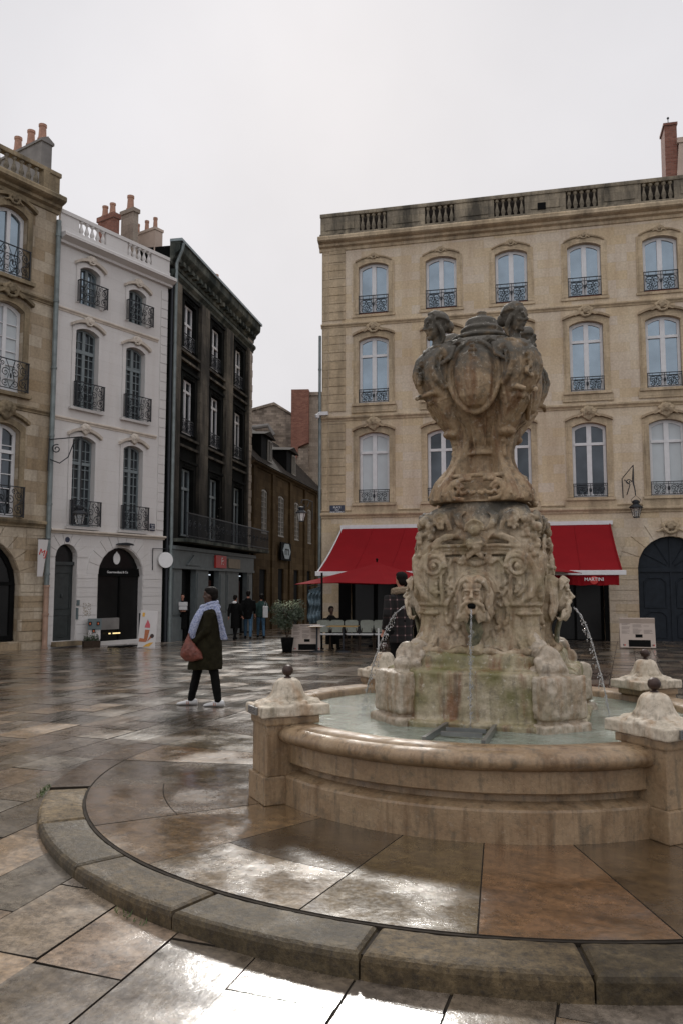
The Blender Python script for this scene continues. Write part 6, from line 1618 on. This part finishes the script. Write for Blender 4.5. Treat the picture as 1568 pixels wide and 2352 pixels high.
# ================================================================ cafe terrace
def make_chair(loc, rz, label):
    o = empty('bistro_chair', loc, rz, label, 'chair', 'pale bistro chairs on the cafe terrace')
    bm = bmesh.new(); rings = []
    for z, w_, y in ((.50, .15, .17), (.60, .175, .185), (.74, .195, .20), (.82, .19, .205), (.855, .15, .205)):
        rings.append([(-w_, y, z), (-w_*.5, y+.02, z), (w_*.5, y+.02, z), (w_, y, z), (w_*.5, y+.035, z), (-w_*.5, y+.035, z)])
    ring_loft(bm, rings); build('backrest', bm, M['chair'], o)
    bm = bmesh.new(); box(bm, -.19, .19, -.20, .18, .44, .47, None, .01); build('seat', bm, M['shoe'], o)
    for x in (-1, 1):
        for y in (-1, 1):
            bm = bmesh.new(); tube(bm, [(x*.17, y*.16, .45), (x*.20, y*.20, 0)], .013, 6); build('leg', bm, M['bark'], o)
    for x in (-1, 1): bm = bmesh.new(); tube(bm, [(x*.15, .17, .46), (x*.14, .19, .62)], .012, 5); build('back_frame', bm, M['bark'], o)
    return o
c0 = make_chair((-.50, 23.5, gz(23.5)), R(4), 'pale bistro chair nearest the cream menu board')
for x, l in ((-.14, 'pale bistro chair second from the menu board at the terrace table'), (.31, 'pale bistro chair third from the menu board on the terrace'), (.72, 'pale bistro chair fourth from the menu board on the terrace'), (1.14, 'pale bistro chair half hidden behind the man in plaid')):
    c = dup(c0); c.location.x = x; c.rotation_euler.z = R(random.uniform(-6, 8)); c['label'] = l
def make_table(loc, hw, label):
    o = empty('cafe_table', loc, R(-8), label, 'table', 'small tables on the cafe terrace')
    bm = bmesh.new(); box(bm, -hw, hw, -.3, .3, .70, .715); build('tabletop', bm, M['shoe'] if hw < .3 else M['gold'], o)
    bm = bmesh.new(); tube(bm, [(-hw, -.302, .707), (hw, -.302, .707)], .010, 5); build('brass_edge', bm, M['gold'], o)
    bm = bmesh.new(); tube(bm, [(0, 0, .03), (0, 0, .70)], .025, 8); build('column', bm, M['iron'], o)
    bm = bmesh.new(); lathe(bm, [(.22, 0), (.21, .02), (.03, .05)], 16); build('base', bm, M['iron'], o)
    return o
make_table((-.68, 22.7, gz(22.7)), .20, 'small pale topped table beside the cream menu board')
make_table((.05, 22.8, gz(22.8)), .42, 'wide brass edged table in front of the bistro chairs')
def menu(loc, rz, w_, h_, label, lean):
    o = empty('menu_board', loc, rz, label, 'menu board', 'cream menu boards standing on the terrace')
    mt = Matrix.Rotation(R(-lean), 4, 'X')
    bm = bmesh.new(); box(bm, -w_/2, w_/2, -.015, .015, .03, h_, mt, .003); build('front_panel', bm, M['board'], o)
    bm = bmesh.new(); box(bm, -w_/2, w_/2, -.010, .010, .0, h_, Matrix.Translation((0, .34, 0)) @ Matrix.Rotation(R(lean+6), 4, 'X')); build('rear_panel', bm, M['board'], o)
    bm = bmesh.new(); box(bm, -w_*.26, w_*.36, -.019, -.0155, h_*.06, h_*.28, mt, .0); box(bm, -w_*.06, w_*.14, -.019, -.0155, h_*.36, h_*.46, mt); build('black_label', bm, M['blk'], o)
    bm = bmesh.new(); rk = random.Random(3)
    for c_ in range(3):
        for r_ in range(13):
            if rk.random() < .85: x = -w_*.44+c_*w_*.31; box(bm, x, x+w_*rk.uniform(.14, .26), -.0185, -.0155, h_*(.90-.034*r_), h_*(.905-.034*r_)+.004, mt)
    box(bm, -w_*.2, w_*.25, -.0185, -.0155, h_*.945, h_*.965, mt); build('menu_writing', bm, M['ink'], o)
    for s, mm in ((-1, M['greenc']), (1, M['redp'])):
        bm = bmesh.new(); box(bm, -w_*.40+s*.018, -w_*.37+s*.018, -.0185, -.0155, h_*.09, h_*.14, mt); box(bm, w_*.42+s*.018, w_*.45+s*.018, -.0185, -.0155, h_*.09, h_*.14, mt); build('flag_stripe', bm, mm, o)
    return o
menu((-.99, 22.76, gz(22.76)), R(2), .80, .76, 'cream menu board between potted bush and terrace tables', 8)
menu((8.80, 24.2, gz(24.2)), R(-14), 1.00, .92, 'cream menu board standing alone in front of the portal', 10)
# potted bush
PB = empty('potted_bush', (-1.50, 22.6, gz(22.6)), 0, 'bushy evergreen with pale leaf tips in a tall black pot', 'potted plant')
bm = bmesh.new(); lathe(bm, [(.13, 0), (.18, .38), (.19, .40), (.165, .40), (.16, .36)], 18); build('pot', bm, M['blk'], PB, smooth=True)
bm = bmesh.new(); rk = random.Random(21)
for k in range(7): tube(bm, [(0, 0, .36), (rk.uniform(-.1, .1), rk.uniform(-.1, .1), .7), (rk.uniform(-.35, .35), rk.uniform(-.3, .3), rk.uniform(.9, 1.3))], [.014, .010, .005], 5)
build('stems', bm, M['bark'], PB)
def leaves(bm, n, fn, s0, s1, rk, mi=0):
    for k in range(n):
        c = Vector(fn(rk)); d = Vector((rk.gauss(0, 1), rk.gauss(0, 1), rk.gauss(0, .8))).normalized(); u = d.orthogonal().normalized(); l = rk.uniform(s0, s1)
        bm.faces.new([bm.verts.new(p) for p in (c-d*l, c+u*l*.4, c+d*l, c-u*l*.4)]).material_index = mi
cl = [(rk.uniform(-.36, .36), rk.uniform(-.3, .3), rk.uniform(.72, 1.28), rk.uniform(.10, .20)) for _ in range(26)]
def bush(r):
    c = r.choice(cl); v = Vector((r.gauss(0, 1), r.gauss(0, 1), r.gauss(0, 1))).normalized()*c[3]*r.random()**.4
    return (c[0]+v.x, c[1]+v.y, c[2]+v.z)
bm = bmesh.new(); leaves(bm, 3800, bush, .018, .038, rk); leaves(bm, 210, lambda r: (r.uniform(-.34, .34), r.uniform(-.35, .1), 1.36+r.gauss(0, .055)-.15*abs(r.gauss(0, .4))), .014, .03, rk, 1); build('foliage', bm, [M['leaf'], M['leafl']], PB, recalc=False)
# plastic wind screen, post
WS = empty('plastic_windscreen', (-1.02, 24.6, gz(24.6)), 0, 'crumpled blue grey plastic sheet hanging at the awning corner', 'plastic sheet')
bm = bmesh.new(); n = 14
V_ = [[(.02+.40*i/n+.03*math.sin(j*.9), .06*math.sin(i*1.7+j*.5)+.04*math.sin(j*1.3), 1.86-1.05*j/16-(.10*(n-i)/n if j > 10 else 0)-.12*(1-i/n)*(j < 3)) for j in range(17)] for i in range(n+1)]
L = [[bm.verts.new(p) for p in c] for c in V_]; L2_ = [[bm.verts.new((p[0], p[1]+.004, p[2])) for p in c] for c in V_]
for A_ in (L, L2_):
    for i in range(n):
        for j in range(16): bm.faces.new((A_[i][j], A_[i+1][j], A_[i+1][j+1], A_[i][j+1]))
build('sheet', bm, M['plastic'], WS, recalc=False, smooth=True)
bm = bmesh.new(); tube(bm, [(.0, 0, 1.86), (.46, 0, 1.90)], .012, 5); build('top_cord', bm, M['iron'], WS)
po = bmesh.new(); box(po, -.03, .03, -.03, .03, 0, 2.25); box(po, -.07, .07, -.07, .07, 0, .02)
po = build('terrace_post', po, M['blk']); po.location = (-.58, 24.1, gz(24.1)); tag(po, 'slim black post carrying the awning corner behind the menu board', 'post')
po = bmesh.new(); lathe(po, [(.05, 0), (.05, .02), (.022, .03), (.022, .66), (.015, .68)], 12); po = build('white_post', po, M['shoe']); po.location = (.99, 21.9, gz(21.9)); tag(po, 'thin white post left of the man in plaid', 'post')
# ice cream board
IC = empty('ice_cream_board', (-5.92, 24.75, gz(24.75)), R(12), 'tall white board with ice cream pictures outside white house', 'sign board')
mt = Matrix.Rotation(R(-5), 4, 'X') @ Matrix.Rotation(R(4), 4, 'Y')
bm = bmesh.new(); box(bm, -.26, .26, -.015, .015, .0, 1.12, mt, .004); build('panel', bm, M['boardw'], IC)
bm = bmesh.new(); box(bm, -.24, .24, .0, .02, .0, 1.05, Matrix.Translation((0, .25, 0)) @ Matrix.Rotation(R(9), 4, 'X')); build('stand', bm, M['iron'], IC)
def flatpoly(bm, pts, y0=-.021, y1=-.0155): ring_loft(bm, [[mt @ Vector((x, y, z)) for x, z in pts] for y in (y0, y1)])
bm = bmesh.new(); flatpoly(bm, [(-.10, .60), (.06, .60), (.05, .70), (.0, .80), (-.03, .85), (-.06, .76), (-.09, .68)]); build('pink_ice_picture', bm, M['pink'], IC)
bm = bmesh.new(); flatpoly(bm, [(-.09, .20), (.0, .20), (.055, .54), (-.085, .54)]); flatpoly(bm, [(-.24, .17), (-.02, .17), (-.02, .26), (-.22, .28)], -.022); flatpoly(bm, [(.0, .18), (.13, .30), (.08, .36)]); build('cone_picture', bm, M['cone'], IC)
bm = bmesh.new(); flatpoly(bm, [(.14+.06*math.cos(a), .36+.065*math.sin(a)) for a in [2*PI*i/14 for i in range(14)]], -.024); build('chocolate_picture', bm, M['choc'], IC)
bm = bmesh.new(); flatpoly(bm, [(-.10, .02), (.08, .04), (.20, .17), (.10, .16), (-.02, .10)]); build('sauce_picture', bm, M['yellow'], IC)
bm = bmesh.new(); flatpoly(bm, [(-.20, .93), (-.13, .93), (-.13, 1.05), (-.20, 1.05)]); build('yellow_badge', bm, M['yellow'], IC)
# menu dispenser and planter
DS = empty('menu_stand', (-7.72, 25.45, gz(25.4)), R(20), 'grey stand with small orange pictures against the white arch pier', 'menu stand')
bm = bmesh.new(); ring_loft(bm, [[(-.18, y, 0), (.12, y, .0), (.18, y, .25), (.18, y, .62), (-.18, y, .62)] for y in (-.10, .10)]); build('lower_panel', bm, M['boardw'], DS)
bm = bmesh.new(); box(bm, -.20, .20, -.12, .10, .52, .86); build('upper_panel', bm, M['teal'], DS)
for x, z in ((-.14, .71), (.10, .71), (-.03, .48)):
    bm = bmesh.new(); box(bm, x-.045, x+.045, -.145, -.121, z-.05, z+.06); f_ = build('picture_frame', bm, M['dark'], DS)
    bm = bmesh.new(); box(bm, x-.02, x+.022, -.15, -.146, z-.03, z+.03); build('picture', bm, M['orange'], f_)
PL = empty('planter_box', (-7.62, 24.85, gz(24.8)), R(30), 'low dark planter with small plants by the white doorway', 'planter')
bm = bmesh.new(); box(bm, -.25, .25, -.12, .12, 0, .20, None, .01); build('trough', bm, M['bark'], PL)
bm = bmesh.new(); leaves(bm, 420, lambda r: (r.uniform(-.22, .22), r.uniform(-.12, .12), .20+abs(r.gauss(0, .09))), .02, .045, random.Random(2)); build('foliage', bm, M['leaf'], PL, recalc=False)
bm = bmesh.new(); box(bm, -.45, .45, -.18, .18, 0, .035, None, .008); mt_ = build('door_mat', bm, M['blk']); mt_.location = (-6.75, 25.2, gz(25.2)+.002); mt_.rotation_euler = (0, 0, aL); tag(mt_, 'dark flat mat before the ice cream shop arch', 'mat')
